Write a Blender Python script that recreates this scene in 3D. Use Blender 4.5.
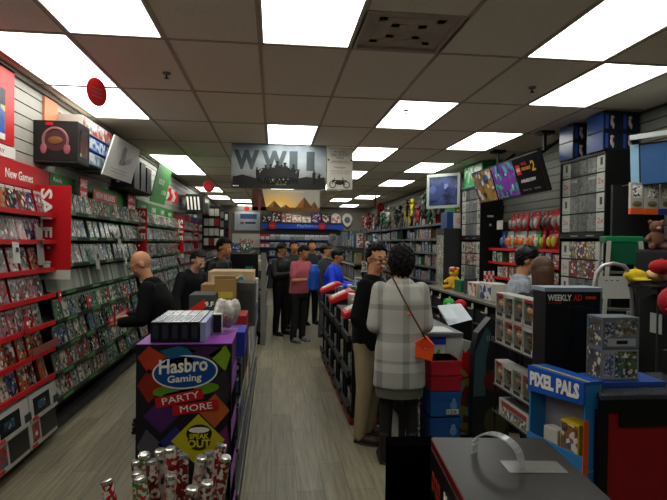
import bpy, bmesh, math, random
from mathutils import Vector, Matrix, Euler
R = math.radians; PI = math.pi
for o in list(bpy.data.objects): bpy.data.objects.remove(o)
sc = bpy.context.scene; col = sc.collection
random.seed(7)
# ---------------------------------------------------------------- camera
cam = bpy.data.cameras.new('camera'); cam.sensor_width = 36; cam.lens = 538.6/667*36; cam.clip_end = 100
co = bpy.data.objects.new('camera', cam); col.objects.link(co); sc.camera = co
yaw, pit, rol = R(6.36), R(.75), R(.7235)
r0 = Vector((math.cos(yaw), -math.sin(yaw), 0)); u0 = Vector((math.sin(yaw)*math.sin(pit), math.cos(yaw)*math.sin(pit), math.cos(pit)))
F0 = Vector((math.sin(yaw)*math.cos(pit), math.cos(yaw)*math.cos(pit), -math.sin(pit)))
RR = r0*math.cos(rol)+u0*math.sin(rol); UU = -r0*math.sin(rol)+u0*math.cos(rol)
m = Matrix((RR, UU, -F0)).transposed().to_4x4(); m.translation = (0, 0, 1.7); co.matrix_world = m
# ---------------------------------------------------------------- world, exposure, lamp strength
w = bpy.data.worlds.new('world'); sc.world = w; w.use_nodes = True
w.node_tree.nodes['Background'].inputs[0].default_value = (.5, .55, .6, 1); w.node_tree.nodes['Background'].inputs[1].default_value = .02
sc.view_settings.view_transform = 'Standard'; sc.view_settings.look = 'None'; sc.view_settings.gamma = 1; sc.view_settings.use_curve_mapping = False
sc.view_settings.exposure = 1.12
LAMP = 3.2
sc.cycles.max_bounces = 8; sc.cycles.diffuse_bounces = 6; sc.cycles.caustics_reflective = False; sc.cycles.caustics_refractive = False
# ---------------------------------------------------------------- materials
def lin(h):
    h = h.lstrip('#'); c = [int(h[i:i+2], 16)/255 for i in (0, 2, 4)]
    return tuple(x/12.92 if x <= .04045 else ((x+.055)/1.055)**2.4 for x in c)+(1,)
_m = {}
def mat(h, rough=.55, metal=0, var=.12, scale=9, emit=0, name=None, spec=.3, alpha=None):
    k = (h, rough, metal, var, scale, emit, alpha, spec)
    if k in _m: return _m[k]
    M = bpy.data.materials.new(name or 'paint_'+h.strip('#')); M.use_nodes = True; n = M.node_tree.nodes; l = M.node_tree.links
    b = n['Principled BSDF']; b.inputs['Roughness'].default_value = rough; b.inputs['Metallic'].default_value = metal; b.inputs['Specular IOR Level'].default_value = spec
    c = lin(h); b.inputs['Base Color'].default_value = c
    if emit:
        b.inputs['Emission Color'].default_value = c; b.inputs['Emission Strength'].default_value = emit
    if alpha is not None:
        b.inputs['Alpha'].default_value = alpha
    if var:
        tc = n.new('ShaderNodeTexCoord'); no = n.new('ShaderNodeTexNoise'); no.inputs['Scale'].default_value = scale; no.inputs['Detail'].default_value = 3
        l.new(tc.outputs['Object'], no.inputs['Vector'])
        mx = n.new('ShaderNodeMix'); mx.data_type = 'RGBA'
        mx.inputs['A'].default_value = tuple(x*(1-var) for x in c[:3])+(1,); mx.inputs['B'].default_value = tuple(min(1, x*(1+var)) for x in c[:3])+(1,)
        l.new(no.outputs['Fac'], mx.inputs['Factor']); l.new(mx.outputs['Result'], b.inputs['Base Color'])
    _m[k] = M; return M
def art(name, scale=14, dark='#141414', light='#cfc8bc', white=.25, rough=.3, objcol=True, c='#884422', c2='#335577', glow=0, stretch=(1, 1, 1)):
    """printed cover picture: patches of dark, the object's own colour, a second ink and pale paper; a different patch layout on every copy"""
    M = bpy.data.materials.new(name); M.use_nodes = True; n = M.node_tree.nodes; l = M.node_tree.links
    b = n['Principled BSDF']; b.inputs['Roughness'].default_value = rough; b.inputs['Specular IOR Level'].default_value = .35
    tc = n.new('ShaderNodeTexCoord'); oi = n.new('ShaderNodeObjectInfo')
    mp = n.new('ShaderNodeMapping'); mp.inputs['Scale'].default_value = stretch
    ad = n.new('ShaderNodeVectorMath'); ad.operation = 'MULTIPLY_ADD'
    cmb = n.new('ShaderNodeCombineXYZ'); mu = n.new('ShaderNodeMath'); mu.operation = 'MULTIPLY'; mu.inputs[1].default_value = 91
    l.new(oi.outputs['Random'], mu.inputs[0]); l.new(mu.outputs[0], cmb.inputs[0]); l.new(mu.outputs[0], cmb.inputs[2])
    l.new(tc.outputs['Object'], mp.inputs['Vector']); l.new(mp.outputs[0], ad.inputs[0]); ad.inputs[1].default_value = (1, 1, 1); l.new(cmb.outputs[0], ad.inputs[2])
    n1 = n.new('ShaderNodeTexNoise'); n1.inputs['Scale'].default_value = scale; n1.inputs['Detail'].default_value = 8; n1.inputs['Roughness'].default_value = .68; n1.inputs['Distortion'].default_value = .4
    n2 = n.new('ShaderNodeTexVoronoi'); n2.inputs['Scale'].default_value = scale*2.2
    l.new(ad.outputs[0], n1.inputs['Vector']); l.new(ad.outputs[0], n2.inputs['Vector'])
    r1 = n.new('ShaderNodeValToRGB'); e = r1.color_ramp.elements
    e[0].position = .40; e[0].color = (0, 0, 0, 1); e[1].position = .52; e[1].color = (1, 1, 1, 1)
    l.new(n1.outputs['Fac'], r1.inputs[0])
    m1 = n.new('ShaderNodeMix'); m1.data_type = 'RGBA'; m1.inputs['A'].default_value = lin(dark)
    if objcol: l.new(oi.outputs['Color'], m1.inputs['B'])
    else: m1.inputs['B'].default_value = lin(c)
    l.new(r1.outputs[0], m1.inputs['Factor'])
    sp = n.new('ShaderNodeSeparateColor'); l.new(n2.outputs['Color'], sp.inputs[0])
    g = n.new('ShaderNodeMath'); g.operation = 'GREATER_THAN'; g.inputs[1].default_value = 1-white; l.new(sp.outputs[0], g.inputs[0])
    m2 = n.new('ShaderNodeMix'); m2.data_type = 'RGBA'; m2.inputs['B'].default_value = lin(light); l.new(m1.outputs['Result'], m2.inputs['A']); l.new(g.outputs[0], m2.inputs['Factor'])
    g2 = n.new('ShaderNodeMath'); g2.operation = 'GREATER_THAN'; g2.inputs[1].default_value = .84; l.new(sp.outputs[1], g2.inputs[0])
    m3 = n.new('ShaderNodeMix'); m3.data_type = 'RGBA'; m3.inputs['B'].default_value = lin(c2); l.new(m2.outputs['Result'], m3.inputs['A']); l.new(g2.outputs[0], m3.inputs['Factor'])
    l.new(m3.outputs['Result'], b.inputs['Base Color'])
    if glow:
        l.new(m3.outputs['Result'], b.inputs['Emission Color']); b.inputs['Emission Strength'].default_value = glow
    return M
def objmat(name, rough=.3):
    M = bpy.data.materials.new(name); M.use_nodes = True; n = M.node_tree.nodes; b = n['Principled BSDF']; b.inputs['Roughness'].default_value = rough
    oi = n.new('ShaderNodeObjectInfo'); M.node_tree.links.new(oi.outputs['Color'], b.inputs['Base Color']); return M
# ---------------------------------------------------------------- mesh building
class MB:
    def __init__(s): s.v = []; s.f = []; s.m = []
    def add(s, vs, fs, m=0):
        o = len(s.v); s.v += [tuple(v) for v in vs]; s.f += [tuple(o+i for i in f) for f in fs]; s.m += [m]*len(fs); return s
    def box(s, x0, x1, y0, y1, z0, z1, m=0):
        return s.add([(x, y, z) for z in (z0, z1) for y in (y0, y1) for x in (x0, x1)],
                     [(0, 2, 3, 1), (4, 5, 7, 6), (0, 1, 5, 4), (2, 6, 7, 3), (0, 4, 6, 2), (1, 3, 7, 5)], m)
    def slab(s, o, r, u, w, h, t, m=0):
        """w x h plate from corner o along r and u, t thick behind its face (face normal r x u)"""
        o = Vector(o); r = Vector(r).normalized(); u = Vector(u).normalized(); n = r.cross(u)
        vs = [o+r*(w*a)+u*(h*b)-n*(t*c) for c in (1, 0) for b in (0, 1) for a in (0, 1)]
        return s.add(vs, [(0, 2, 3, 1), (4, 5, 7, 6), (0, 1, 5, 4), (2, 6, 7, 3), (0, 4, 6, 2), (1, 3, 7, 5)], m)
    def prism(s, pts, d, m=0):
        n = len(pts); d = Vector(d)
        vs = [Vector(p) for p in pts]+[Vector(p)+d for p in pts]
        return s.add(vs, [tuple(range(n))[::-1], tuple(range(n, 2*n))]+[(i, (i+1) % n, n+(i+1) % n, n+i) for i in range(n)], m)
    def cyl(s, a, b, ra, rb=None, n=12, m=0):
        return s.tube([a, b], [ra, ra if rb is None else rb], n, m)
    def tube(s, pts, r, n=8, m=0):
        pts = [Vector(p) for p in pts]; k = len(pts); rs = r if isinstance(r, (list, tuple)) else [r]*k
        vs = []; prev = None
        for i, p in enumerate(pts):
            t = (pts[min(i+1, k-1)]-pts[max(i-1, 0)]).normalized()
            if prev is None: a = t.orthogonal().normalized()
            else: a = (prev-t*prev.dot(t)).normalized()
            prev = a; b = t.cross(a)
            vs += [p+(a*math.cos(2*PI*j/n)+b*math.sin(2*PI*j/n))*rs[i] for j in range(n)]
        fs = [(i*n+j, i*n+(j+1) % n, (i+1)*n+(j+1) % n, (i+1)*n+j) for i in range(k-1) for j in range(n)]
        fs += [tuple(range(n))[::-1], tuple(range((k-1)*n, k*n))]
        return s.add(vs, fs, m)
    def loft(s, rings, n=16, m=0):
        """rings: (centre, rx, ry[, power]) stacked upwards"""
        vs = []
        for rg in rings:
            c, rx, ry = rg[:3]; e = rg[3] if len(rg) > 3 else 1
            for j in range(n):
                a = 2*PI*j/n; x = math.cos(a); y = math.sin(a)
                vs.append((c[0]+rx*math.copysign(abs(x)**e, x), c[1]+ry*math.copysign(abs(y)**e, y), c[2]))
        k = len(rings)
        fs = [(i*n+j, i*n+(j+1) % n, (i+1)*n+(j+1) % n, (i+1)*n+j) for i in range(k-1) for j in range(n)]
        fs += [tuple(range(n))[::-1], tuple(range((k-1)*n, k*n))]
        return s.add(vs, fs, m)
    def ell(s, c, r, n=12, k=8, m=0, rot=None):
        if not isinstance(r, (tuple, list)): r = (r, r, r)
        vs = [Vector((0, 0, -r[2]))]
        for i in range(1, k):
            a = -PI/2+PI*i/k
            vs += [Vector((r[0]*math.cos(a)*math.cos(2*PI*j/n), r[1]*math.cos(a)*math.sin(2*PI*j/n), r[2]*math.sin(a))) for j in range(n)]
        vs.append(Vector((0, 0, r[2]))); t = len(vs)-1
        fs = [(0, 1+(j+1) % n, 1+j) for j in range(n)]
        fs += [(1+i*n+j, 1+i*n+(j+1) % n, 1+(i+1)*n+(j+1) % n, 1+(i+1)*n+j) for i in range(k-2) for j in range(n)]
        fs += [(t, t-n+j, t-n+(j+1) % n) for j in range(n)]
        if rot: vs = [rot @ v for v in vs]
        c = Vector(c); return s.add([v+c for v in vs], fs, m)
    def cap(s, a, b, ra, rb=None, n=12, m=0):
        rb = ra if rb is None else rb; a = Vector(a); b = Vector(b)
        s.cyl(a, b, ra, rb, n, m); s.ell(a, ra, n, 8, m); return s.ell(b, rb, n, 8, m)
    def xf(s, M, i0=0):
        for i in range(i0, len(s.v)): s.v[i] = tuple(M @ Vector(s.v[i]))
        return s
    def mesh(s, name, mats):
        me = bpy.data.meshes.new(name); me.from_pydata(s.v, [], s.f); 
        for x in (mats if isinstance(mats, (list, tuple)) else [mats]): me.materials.append(x)
        me.polygons.foreach_set('material_index', s.m); me.update(); return me
    def build(s, name, mats, parent=None, smooth=False, bevel=0, loc=None):
        o = bpy.data.objects.new(name, s.mesh(name, mats)); col.objects.link(o)
        if parent: o.parent = parent
        if loc: o.location = loc
        if smooth: o.data.shade_smooth()
        if bevel:
            b = o.modifiers.new('bevel', 'BEVEL'); b.width = bevel; b.segments = 2; b.limit_method = 'ANGLE'
        return o
def tag(o, label, cat, group=None, kind=None):
    o['label'] = label; o['category'] = cat
    if group: o['group'] = group
    if kind: o['kind'] = kind
    return o
def thing(name, label, cat, loc=(0, 0, 0), rz=0, group=None):
    o = bpy.data.objects.new(name, None); col.objects.link(o); o.location = loc; o.rotation_euler = (0, 0, rz); o.empty_display_size = .1
    return tag(o, label, cat, group)
def single(mb, name, mats, label, cat, loc=(0, 0, 0), rz=0, group=None, **k):
    o = mb.build(name, mats, None, loc=loc, **k); o.rotation_euler = (0, 0, rz); return tag(o, label, cat, group)
def struct(mb, name, mats, **k):
    o = mb.build(name, mats, **k); o['kind'] = 'structure'; return o
def dup(root, loc, rot=None, label=None, group=None, color=None):
    r = root.copy(); col.objects.link(r); r.location = loc
    if rot is not None: r.rotation_euler = rot if isinstance(rot, (tuple, list)) else (0, 0, rot)
    if label: r['label'] = label
    if group: r['group'] = group
    if color: r.color = color
    for ch in list(root.children):
        c = ch.copy(); col.objects.link(c); c.parent = r
        if color: c.color = color
        for g in list(ch.children):
            d = g.copy(); col.objects.link(d); d.parent = c
    return r
def text(s, parent, o, r, u, w, h, m, name='lettering', bold=.0, ext=.0015, stretch=True, shear=0):
    """raised lettering fitted into w x h with its lower corner at o, running along r, upright along u"""
    cu = bpy.data.curves.new(name, 'FONT'); cu.body = s; cu.size = 1; cu.offset = bold; cu.extrude = .01; cu.resolution_u = 2; cu.shear = shear
    t = bpy.data.objects.new(name, cu); col.objects.link(t)
    dg = bpy.context.evaluated_depsgraph_get(); dg.update()
    me = bpy.data.meshes.new_from_object(t.evaluated_get(dg)); bpy.data.objects.remove(t)
    xs = [v.co.x for v in me.vertices]; ys = [v.co.y for v in me.vertices]
    if not xs: return None
    x0, x1, y0, y1 = min(xs), max(xs), min(ys), max(ys)
    sx = w/(x1-x0); sy = h/(y1-y0)
    if not stretch: sx = sy = min(sx, sy)
    r = Vector(r).normalized(); u = Vector(u).normalized(); nn = r.cross(u); o = Vector(o)
    for v in me.vertices:
        c = v.co.copy(); v.co = o+r*((c.x-x0)*sx)+u*((c.y-y0)*sy)+nn*(.0004+(c.z+.01)/.02*ext)
    me.materials.clear(); me.materials.append(m)
    ob = bpy.data.objects.new(name, me); col.objects.link(ob); ob.parent = parent; return ob
def remesh(mb, name, mats, parent, voxel=.008, smooth=3):
    """one continuous skin over overlapping closed shapes"""
    o = bpy.data.objects.new(name, mb.mesh(name, mats)); col.objects.link(o)
    r = o.modifiers.new('r', 'REMESH'); r.mode = 'VOXEL'; r.voxel_size = voxel
    if smooth: s = o.modifiers.new('s', 'SMOOTH'); s.iterations = smooth; s.factor = .6
    dg = bpy.context.evaluated_depsgraph_get(); dg.update()
    me = bpy.data.meshes.new_from_object(o.evaluated_get(dg)); bpy.data.objects.remove(o)
    me.name = name; me.materials.clear(); me.materials.append(mats if not isinstance(mats, (list, tuple)) else mats[0]); me.shade_smooth()
    ob = bpy.data.objects.new(name, me); col.objects.link(ob); ob.parent = parent; return ob
ORD = ['first', 'second', 'third', 'fourth', 'fifth', 'sixth', 'seventh', 'eighth', 'ninth', 'tenth', 'eleventh', 'twelfth', 'thirteenth', 'fourteenth', 'fifteenth', 'sixteenth', 'seventeenth', 'eighteenth', 'nineteenth', 'twentieth', 'twenty-first', 'twenty-second', 'twenty-third', 'twenty-fourth', 'twenty-fifth', 'twenty-sixth', 'twenty-seventh', 'twenty-eighth', 'twenty-ninth', 'thirtieth']+['thirty-'+x for x in 'first second third fourth fifth sixth seventh eighth ninth'.split()]+['fortieth']+['forty-'+x for x in 'first second third fourth fifth sixth seventh eighth ninth'.split()]+['fiftieth']
X = Vector((1, 0, 0)); Y = Vector((0, 1, 0)); Z = Vector((0, 0, 1))
BLACK = mat('#070708', .5); DARK = mat('#151516', .55); CHAR = mat('#2c2c2e', .6); WHITE = mat('#d8d5ce', .5, var=.05); GREY = mat('#7d7c78', .55)
LGREY = mat('#a9a7a0', .5); RED = mat('#b3121a', .45, var=.06); DRED = mat('#7d0c10', .5); GREEN = mat('#1f6b26', .5); DGREEN = mat('#16301a', .5)
BLUE = mat('#14358c', .45); LBLUE = mat('#2d7fb8', .45); YELLOW = mat('#c7b420', .5); ORANGE = mat('#d8571b', .5); PURPLE = mat('#8a3f9e', .45)
STEEL = mat('#b5b5b2', .3, metal=.9); CHROME = mat('#cfcfcf', .2, metal=1); CARD = mat('#8f6a42', .75); LCARD = mat('#b39368', .7); SKIN = mat('#b07a58', .55, var=.05); SKIN2 = mat('#c08c68', .5, var=.05)
PALE = mat('#b8b4aa', .6); PINK = mat('#a8525c', .8); TXTW = mat('#e6e3dc', .5, var=0)

# ---------------------------------------------------------------- the room
XL, XR, YB, YF, ZC = -2.03, 3.55, 20.0, -2.2, 3.02
def plank_mat():
    M = bpy.data.materials.new('wood_plank_floor'); M.use_nodes = True; n = M.node_tree.nodes; l = M.node_tree.links; b = n['Principled BSDF']
    tc = n.new('ShaderNodeTexCoord'); mp = n.new('ShaderNodeMapping'); mp.inputs['Rotation'].default_value = (0, 0, PI/2); l.new(tc.outputs['Object'], mp.inputs[0])
    br = n.new('ShaderNodeTexBrick'); br.offset = .37; br.inputs['Scale'].default_value = 1; br.inputs['Brick Width'].default_value = 1.22; br.inputs['Row Height'].default_value = .18; br.inputs['Mortar Size'].default_value = .0018; br.inputs['Bias'].default_value = -.1
    br.inputs['Color1'].default_value = lin('#8a836e'); br.inputs['Color2'].default_value = lin('#716a58'); br.inputs['Mortar'].default_value = lin('#3f3a33'); l.new(mp.outputs[0], br.inputs[0])
    m2 = n.new('ShaderNodeMapping'); m2.inputs['Scale'].default_value = (26, 1.1, 1); l.new(tc.outputs['Object'], m2.inputs[0])
    no = n.new('ShaderNodeTexNoise'); no.inputs['Scale'].default_value = 1.6; no.inputs['Detail'].default_value = 6; no.inputs['Roughness'].default_value = .65; l.new(m2.outputs[0], no.inputs[0])
    rp = n.new('ShaderNodeValToRGB'); rp.color_ramp.elements[0].position = .3; rp.color_ramp.elements[0].color = (.42, .41, .4, 1); rp.color_ramp.elements[1].position = .68; rp.color_ramp.elements[1].color = (1.25, 1.22, 1.18, 1); l.new(no.outputs['Fac'], rp.inputs[0])
    mx = n.new('ShaderNodeMix'); mx.data_type = 'RGBA'; mx.blend_type = 'MULTIPLY'; mx.inputs['Factor'].default_value = .85; l.new(br.outputs[0], mx.inputs['A']); l.new(rp.outputs[0], mx.inputs['B']); l.new(mx.outputs['Result'], b.inputs['Base Color'])
    b.inputs['Roughness'].default_value = .42
    return M
struct(MB().box(XL-.2, XR+.2, YF-.1, YB+.1, -.1, 0), 'floor', plank_mat())
def tile_mat():
    M = bpy.data.materials.new('ceiling_tile'); M.use_nodes = True; n = M.node_tree.nodes; l = M.node_tree.links; b = n['Principled BSDF']
    tc = n.new('ShaderNodeTexCoord'); no = n.new('ShaderNodeTexNoise'); no.inputs['Scale'].default_value = 90; no.inputs['Detail'].default_value = 2; l.new(tc.outputs['Object'], no.inputs[0])
    n2 = n.new('ShaderNodeTexNoise'); n2.inputs['Scale'].default_value = 1.3; l.new(tc.outputs['Object'], n2.inputs[0])
    rp = n.new('ShaderNodeValToRGB'); rp.color_ramp.elements[0].position = .33; rp.color_ramp.elements[0].color = lin('#e0dacb'); rp.color_ramp.elements[1].position = .5; rp.color_ramp.elements[1].color = lin('#efeadd'); l.new(no.outputs['Fac'], rp.inputs[0])
    l.new(rp.outputs[0], b.inputs['Base Color']); b.inputs['Roughness'].default_value = .95
    return M
# ceiling tiles are laid round every lamp, so the lamps are set in openings; grid columns every .61 m, rows every 1.22 m
LIT = {(0, -1), (0, 2), (-2, -1), (-3, 0), (-3, 1), (3, -1), (4, 0), (2, 1), (4, 2), (2, 3), (4, 4), (2, 5), (4, 6), (2, 7), (-3, 4), (-3, 5), (-3, 8), (-3, 10), (4, 9), (3, 10), (-2, 11), (-2, 13), (0, 3), (0, 5), (0, 8), (4, 12), (1, 12), (0, -4), (3, -4), (-3, -3)}  # aisle panel hidden behind the battle banner is added to light the desert banner
gx = lambda c: -.105+.61*c
gy = lambda r: 3.634+1.22*r
cl = MB()
for c in range(-4, 7):
    for r in range(-5, 14):
        x0, x1 = max(gx(c), XL-.05), min(gx(c+1), XR+.05); y0, y1 = max(gy(r), YF), min(gy(r+1), YB+.05)
        if x0 >= x1 or y0 >= y1 or (c, r) in LIT: continue
        if (c, r) == (1, -1): y1 = gy(0)-.61
        cl.box(x0, x1, y0, y1, ZC, ZC+.02)
struct(cl, 'ceiling', tile_mat())
gr = MB()
for c in range(-3, 7):
    if XL < gx(c) < XR: gr.box(gx(c)-.012, gx(c)+.012, YF, YB, ZC-.006, ZC+.02)
for r in range(-5, 14):
    if YF < gy(r) < YB: gr.box(XL, XR, gy(r)-.012, gy(r)+.012, ZC-.005, ZC+.021)
struct(gr, 'trim_1', mat('#b5aca1', .7))
glow = mat('#fcfdf4', .5, emit=LAMP, var=0, name='lamp_diffuser')
def light(c, r, label):
    t = thing('ceiling_light', label, 'ceiling light', (gx(c)+.305, gy(r)+.61, ZC), 0, 'fluorescent ceiling panels')
    a, b = .291, .596
    f = MB(); f.box(-a-.01, a+.01, -b-.01, -b+.012, -.004, .03); f.box(-a-.01, a+.01, b-.012, b+.01, -.004, .03); f.box(-a-.01, -a+.012, -b, b, -.004, .03); f.box(a-.012, a+.01, -b, b, -.004, .03)
    f.build('frame', WHITE, t)
    MB().box(-a+.01, a-.01, -b+.01, b-.01, .001, .012).build('diffuser', glow, t)
LN = {(0, -1): 'large glowing ceiling panel over the aisle, nearest, beside the air vent', (0, 2): 'glowing ceiling panel over the aisle just before the soldier banner', (-2, -1): 'nearest glowing ceiling panel over the game wall',
 (-3, 0): 'glowing ceiling panel against the game wall above the holiday poster', (-3, 1): 'glowing ceiling panel above the headset box', (3, -1): 'nearest large glowing ceiling panel on the counter side', (4, 0): 'glowing ceiling panel by the blue console boxes',
 (2, 1): 'glowing ceiling panel just beyond the air vent', (4, 2): 'glowing ceiling panel in front of the three hanging screens', (2, 3): 'glowing ceiling panel beside the upright motorcycle banner', (4, 4): 'glowing ceiling panel in front of the pale framed television'}
nn = {}
for c, r in sorted(LIT, key=lambda q: (q[1], q[0])):
    lb = LN.get((c, r))
    if not lb:
        side = 'over the game wall' if c < -1 else ('over the counter side' if c >= 3 else 'over the middle aisle')
        k = nn.get(side, 0); nn[side] = k+1
        lb = f'glowing ceiling panel {side}, {ORD[k]} from the shop front'  # includes the unseen panels behind the camera, put in for lighting
    light(c, r, lb)
# the slatted walls
def slats(x, face, y0, y1, z0=0, z1=ZC, p=.1):
    mb = MB(); s = .018*face
    mb.box(min(x, x-.05*face), max(x, x-.05*face), y0, y1, z0, z1, 1)
    z = z0
    while z < z1-.01:
        mb.box(min(x, x+s), max(x, x+s), y0, y1, z+.005, min(z+p-.005, z1), 0); z += p
    return mb
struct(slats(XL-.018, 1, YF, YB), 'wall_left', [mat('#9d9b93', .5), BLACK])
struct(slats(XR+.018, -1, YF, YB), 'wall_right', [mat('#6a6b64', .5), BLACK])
struct(MB().box(XL-.1, XR+.1, YB, YB+.1, 0, ZC+.1), 'wall_back', mat('#6f6a63', .8))
struct(MB().box(XL-.1, XR+.1, YF-.1, YF, 0, ZC+.1), 'wall_front', mat('#4a4a4c', .6))
struct(MB().box(XL-.1, XR+.1, YF-.1, YB+.1, ZC+.12, ZC+.16), 'trim_2', CHAR)
struct(MB().box(XL, XL+.03, YF, YB, ZC-.05, ZC-.007), 'trim_3', mat('#5d5750', .6))
struct(MB().box(XL, XL+.08, YF, YB, 0, .09), 'baseboard_left', DARK)
struct(MB().box(XR-.02, XR, YF, YB, 0, .1), 'baseboard_right', DARK)
# air vent
v = thing('air_vent', 'square dusty ceiling air vent beside the nearest aisle lamp', 'air vent', (gx(1)+.305, gy(0)-.305, ZC))
f = MB()
for a in ((-.305, .305, -.305, -.27), (-.305, .305, .27, .305), (-.305, -.27, -.27, .27), (.27, .305, -.27, .27)): f.box(*a, -.006, .02)
VM = mat('#b4aaa0', .7, var=.3, scale=4)
f.build('frame', VM, v); MB().box(-.27, .27, -.27, .27, .012, .03).build('backing', VM, v)
for k in range(2):
    a = .2-.09*k; z = .004; mb = MB()
    for q in ((-a, a, -a, -a+.05), (-a, a, a-.05, a), (-a, -a+.05, -a, a), (a-.05, a, -a, a)): mb.box(*q, z+.006, z+.012)
    mb.build('louvre', VM, v)
for i, (x, y, nm) in enumerate(((-.85, 4.37, 'nearest the game wall'), (2.13, 4.3, 'nearest the hanging screens'), (1.28, 5.2, 'above the soldier banner'))):
    t = thing('sprinkler', 'small dark fire sprinkler under the ceiling '+nm, 'sprinkler', (x, y, ZC)); MB().cyl((0, 0, 0), (0, 0, -.012), .03).build('collar', GREY, t)
    MB().cyl((0, 0, -.012), (0, 0, -.04), .006).cyl((0, 0, -.04), (0, 0, -.044), .018).build('nozzle', DARK, t)
# ================================================================ the game wall
PAL = [('red', '#8c1a1c'), ('grey', '#6b6a68'), ('blue', '#2a4a7c'), ('teal', '#2d6260'), ('brown', '#6a4630'), ('black', '#1a1a1c'), ('cream', '#b8ad94'), ('orange', '#a85a26'), ('green', '#3c6a3a'), ('purple', '#54346a')]
PALG = [('grey', '#8a8a86'), ('teal', '#4c7872'), ('black', '#262826'), ('cream', '#c4beac'), ('green', '#54805a'), ('brown', '#786450'), ('blue', '#486684'), ('red', '#94403a')]
PALR = [('red', '#9c1c1e'), ('grey', '#75706e'), ('brown', '#6c3c2c'), ('black', '#201a1a'), ('cream', '#b8a896'), ('pink', '#a06468'), ('blue', '#34466c'), ('orange', '#a05a30')]
COVER = art('game_cover', 17, white=.16, rough=.2, c2='#6c7274', light='#bdb8ae', dark='#1c1c1c'); COVERG = art('box_print', 9, white=.3); FINE = art('small_print', 40, white=.45, dark='#2a2a2a')  # pale game cover patches are print and also painted glints of glossy plastic
def case_proto(name, shell, strip, w=.132, h=.186, d=.016):
    mb = MB(); mb.box(-w/2, w/2, 0, d, 0, h, 0); mb.box(-w/2+.004, w/2-.004, -.001, 0, .004, h-.004, 1)
    if strip: mb.box(-w/2+.004, w/2-.004, -.002, -.001, h-.026, h-.004, 2)
    return mb.mesh(name, [shell, COVER, strip or COVER])
case_red = case_proto('game_case', mat('#8a1216', .3), mat('#a89c98', .4))
case_green = case_proto('game_case', mat('#6c7a6e', .3), mat('#7f9a80', .4))
case_white = case_proto('game_case', mat('#8a8c86', .3), None)
spine_me = MB().box(-.009, .009, -.001, .09, 0, .186, 0).box(-.0075, .0075, -.0025, -.001, .01, .15, 1).mesh('game_case', [objmat('spine_shell'), objmat('spine_print')])
n_case = 0
def put(me, name, loc, rot, label, cat, group, color):
    o = bpy.data.objects.new(name, me); col.objects.link(o); o.location = loc; o.rotation_euler = rot; o.color = color
    return tag(o, label, cat, group)
def shelf_unit(nm, y0, y1, zs, lipm, label, lipname, back=BLACK, depth=.16, lh=.036, tagm=None):
    u = thing('shelving_unit', label, 'shelving', (XL, y0, 0)); L = y1-y0
    MB().box(.0, .018, 0, L, .09, zs[0]+.155).build('back_panel', back, u)
    for s in (0, L-.02): MB().box(.018, .05, s, s+.02, .09, zs[0]+.155).build('upright', CHAR, u)
    MB().box(.018, .13, 0, L, .0, .085).build('kick_plate', CHAR, u)
    for k, z in enumerate(zs):
        s = MB().prism([(.018, .0, z+.03), (.185, 0, z-.012), (.185, 0, z-.02), (.018, 0, z+.018)], (0, L, 0)).build('shelf', CHAR, u)
        lp = MB().box(.185, .2, .0, L, z-lh/2, z+lh/2); 
        lp.build('lip', lipm, s)
        if tagm:
            for j in range(int(L/.62)):
                yy = .1+j*.62+random.random()*.2
                MB().box(.2, .2015, yy, yy+.24, z-lh/2+.004, z+lh/2-.004).build('price_strip', tagm, s)
    return u
Z1 = [1.90, 1.68, 1.45, 1.23, 1.0, .78, .55]; Z2 = [1.94, 1.71, 1.47, 1.23, .99, .76, .53, .30]
shelf_unit(1, 3.3, 4.8, Z1, RED, 'tall game shelving with red shelf edges beside the nearest sale sign', 'red')
shelf_unit(2, 4.84, 7.9, Z2, mat('#132015', .5), 'tall game shelving with dark green shelf edges between the first two sale signs', 'green', tagm=mat('#4a7a48', .5))
shelf_unit(3, 7.96, 11.08, Z2, mat('#16261a', .5), 'tall game shelving with green edges just beyond the second sale sign', 'green', tagm=mat('#4a7a48', .5))
shelf_unit(4, 11.16, 13.2, Z2, mat('#7c1418', .5), 'game shelving with dull red edges beyond the third sale sign', 'red')
shelf_unit(5, 13.28, 18.2, Z2, mat('#20304c', .5), 'far game shelving with blue edges reaching towards the back wall', 'blue')
def row(y0, y1, z, me, pal, what, gap=.008, lean=-.24, w=.136, name='game_case', faceout=True):
    y = y0+.07; k = 0
    while y < y1-.06:
        if random.random() < .06: y += .07
        c = random.choice(pal); 
        put(me, name, (XL+.168, y, z), (lean, 0, PI/2), f'{c[0]} game case, {ORD[k]} along {what[3:]}', 'game case', 'game cases '+what, lin(c[1]))
        k += 1; y += w+(0 if random.random() < .7 else gap*4)+random.random()*.004
    return k
tot = 0
for i, z in enumerate(Z1): tot += row(3.62, 4.66 if i < 3 else 4.74, z+.008, case_red, PALR, f'on the {ORD[i]} red-edged shelf')
for i, z in enumerate(Z2):
    if i == 3: continue
    tot += row(4.9, 7.85, z+.008, case_green if i not in (0, 2) else case_white, PALG, f'on the {ORD[i]} green-edged shelf')
# one shelf is filled with spines
y = 4.95; k = 0
while y < 7.82:
    put(spine_me, 'game_case', (XL+.165, y, Z2[3]+.012), (-.2, 0, PI/2+.25), f'pale game case filed spine-out, {ORD[min(k, 49)]} along the fourth green-edged shelf', 'game case', 'spine-out cases on the fourth green-edged shelf', lin(random.choice(['#c0c6bc', '#8f9a90', '#d0d0c8', '#7a867c', '#aab4a8'])))
    k += 1; y += .058
tot += k
for i, z in enumerate(Z2):
    if tot > 285: break
    tot += row(8.0, 11.0, z+.008, case_green, PALG, f'on the {ORD[i]} shelf past the second sale sign')
    done = i
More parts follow.
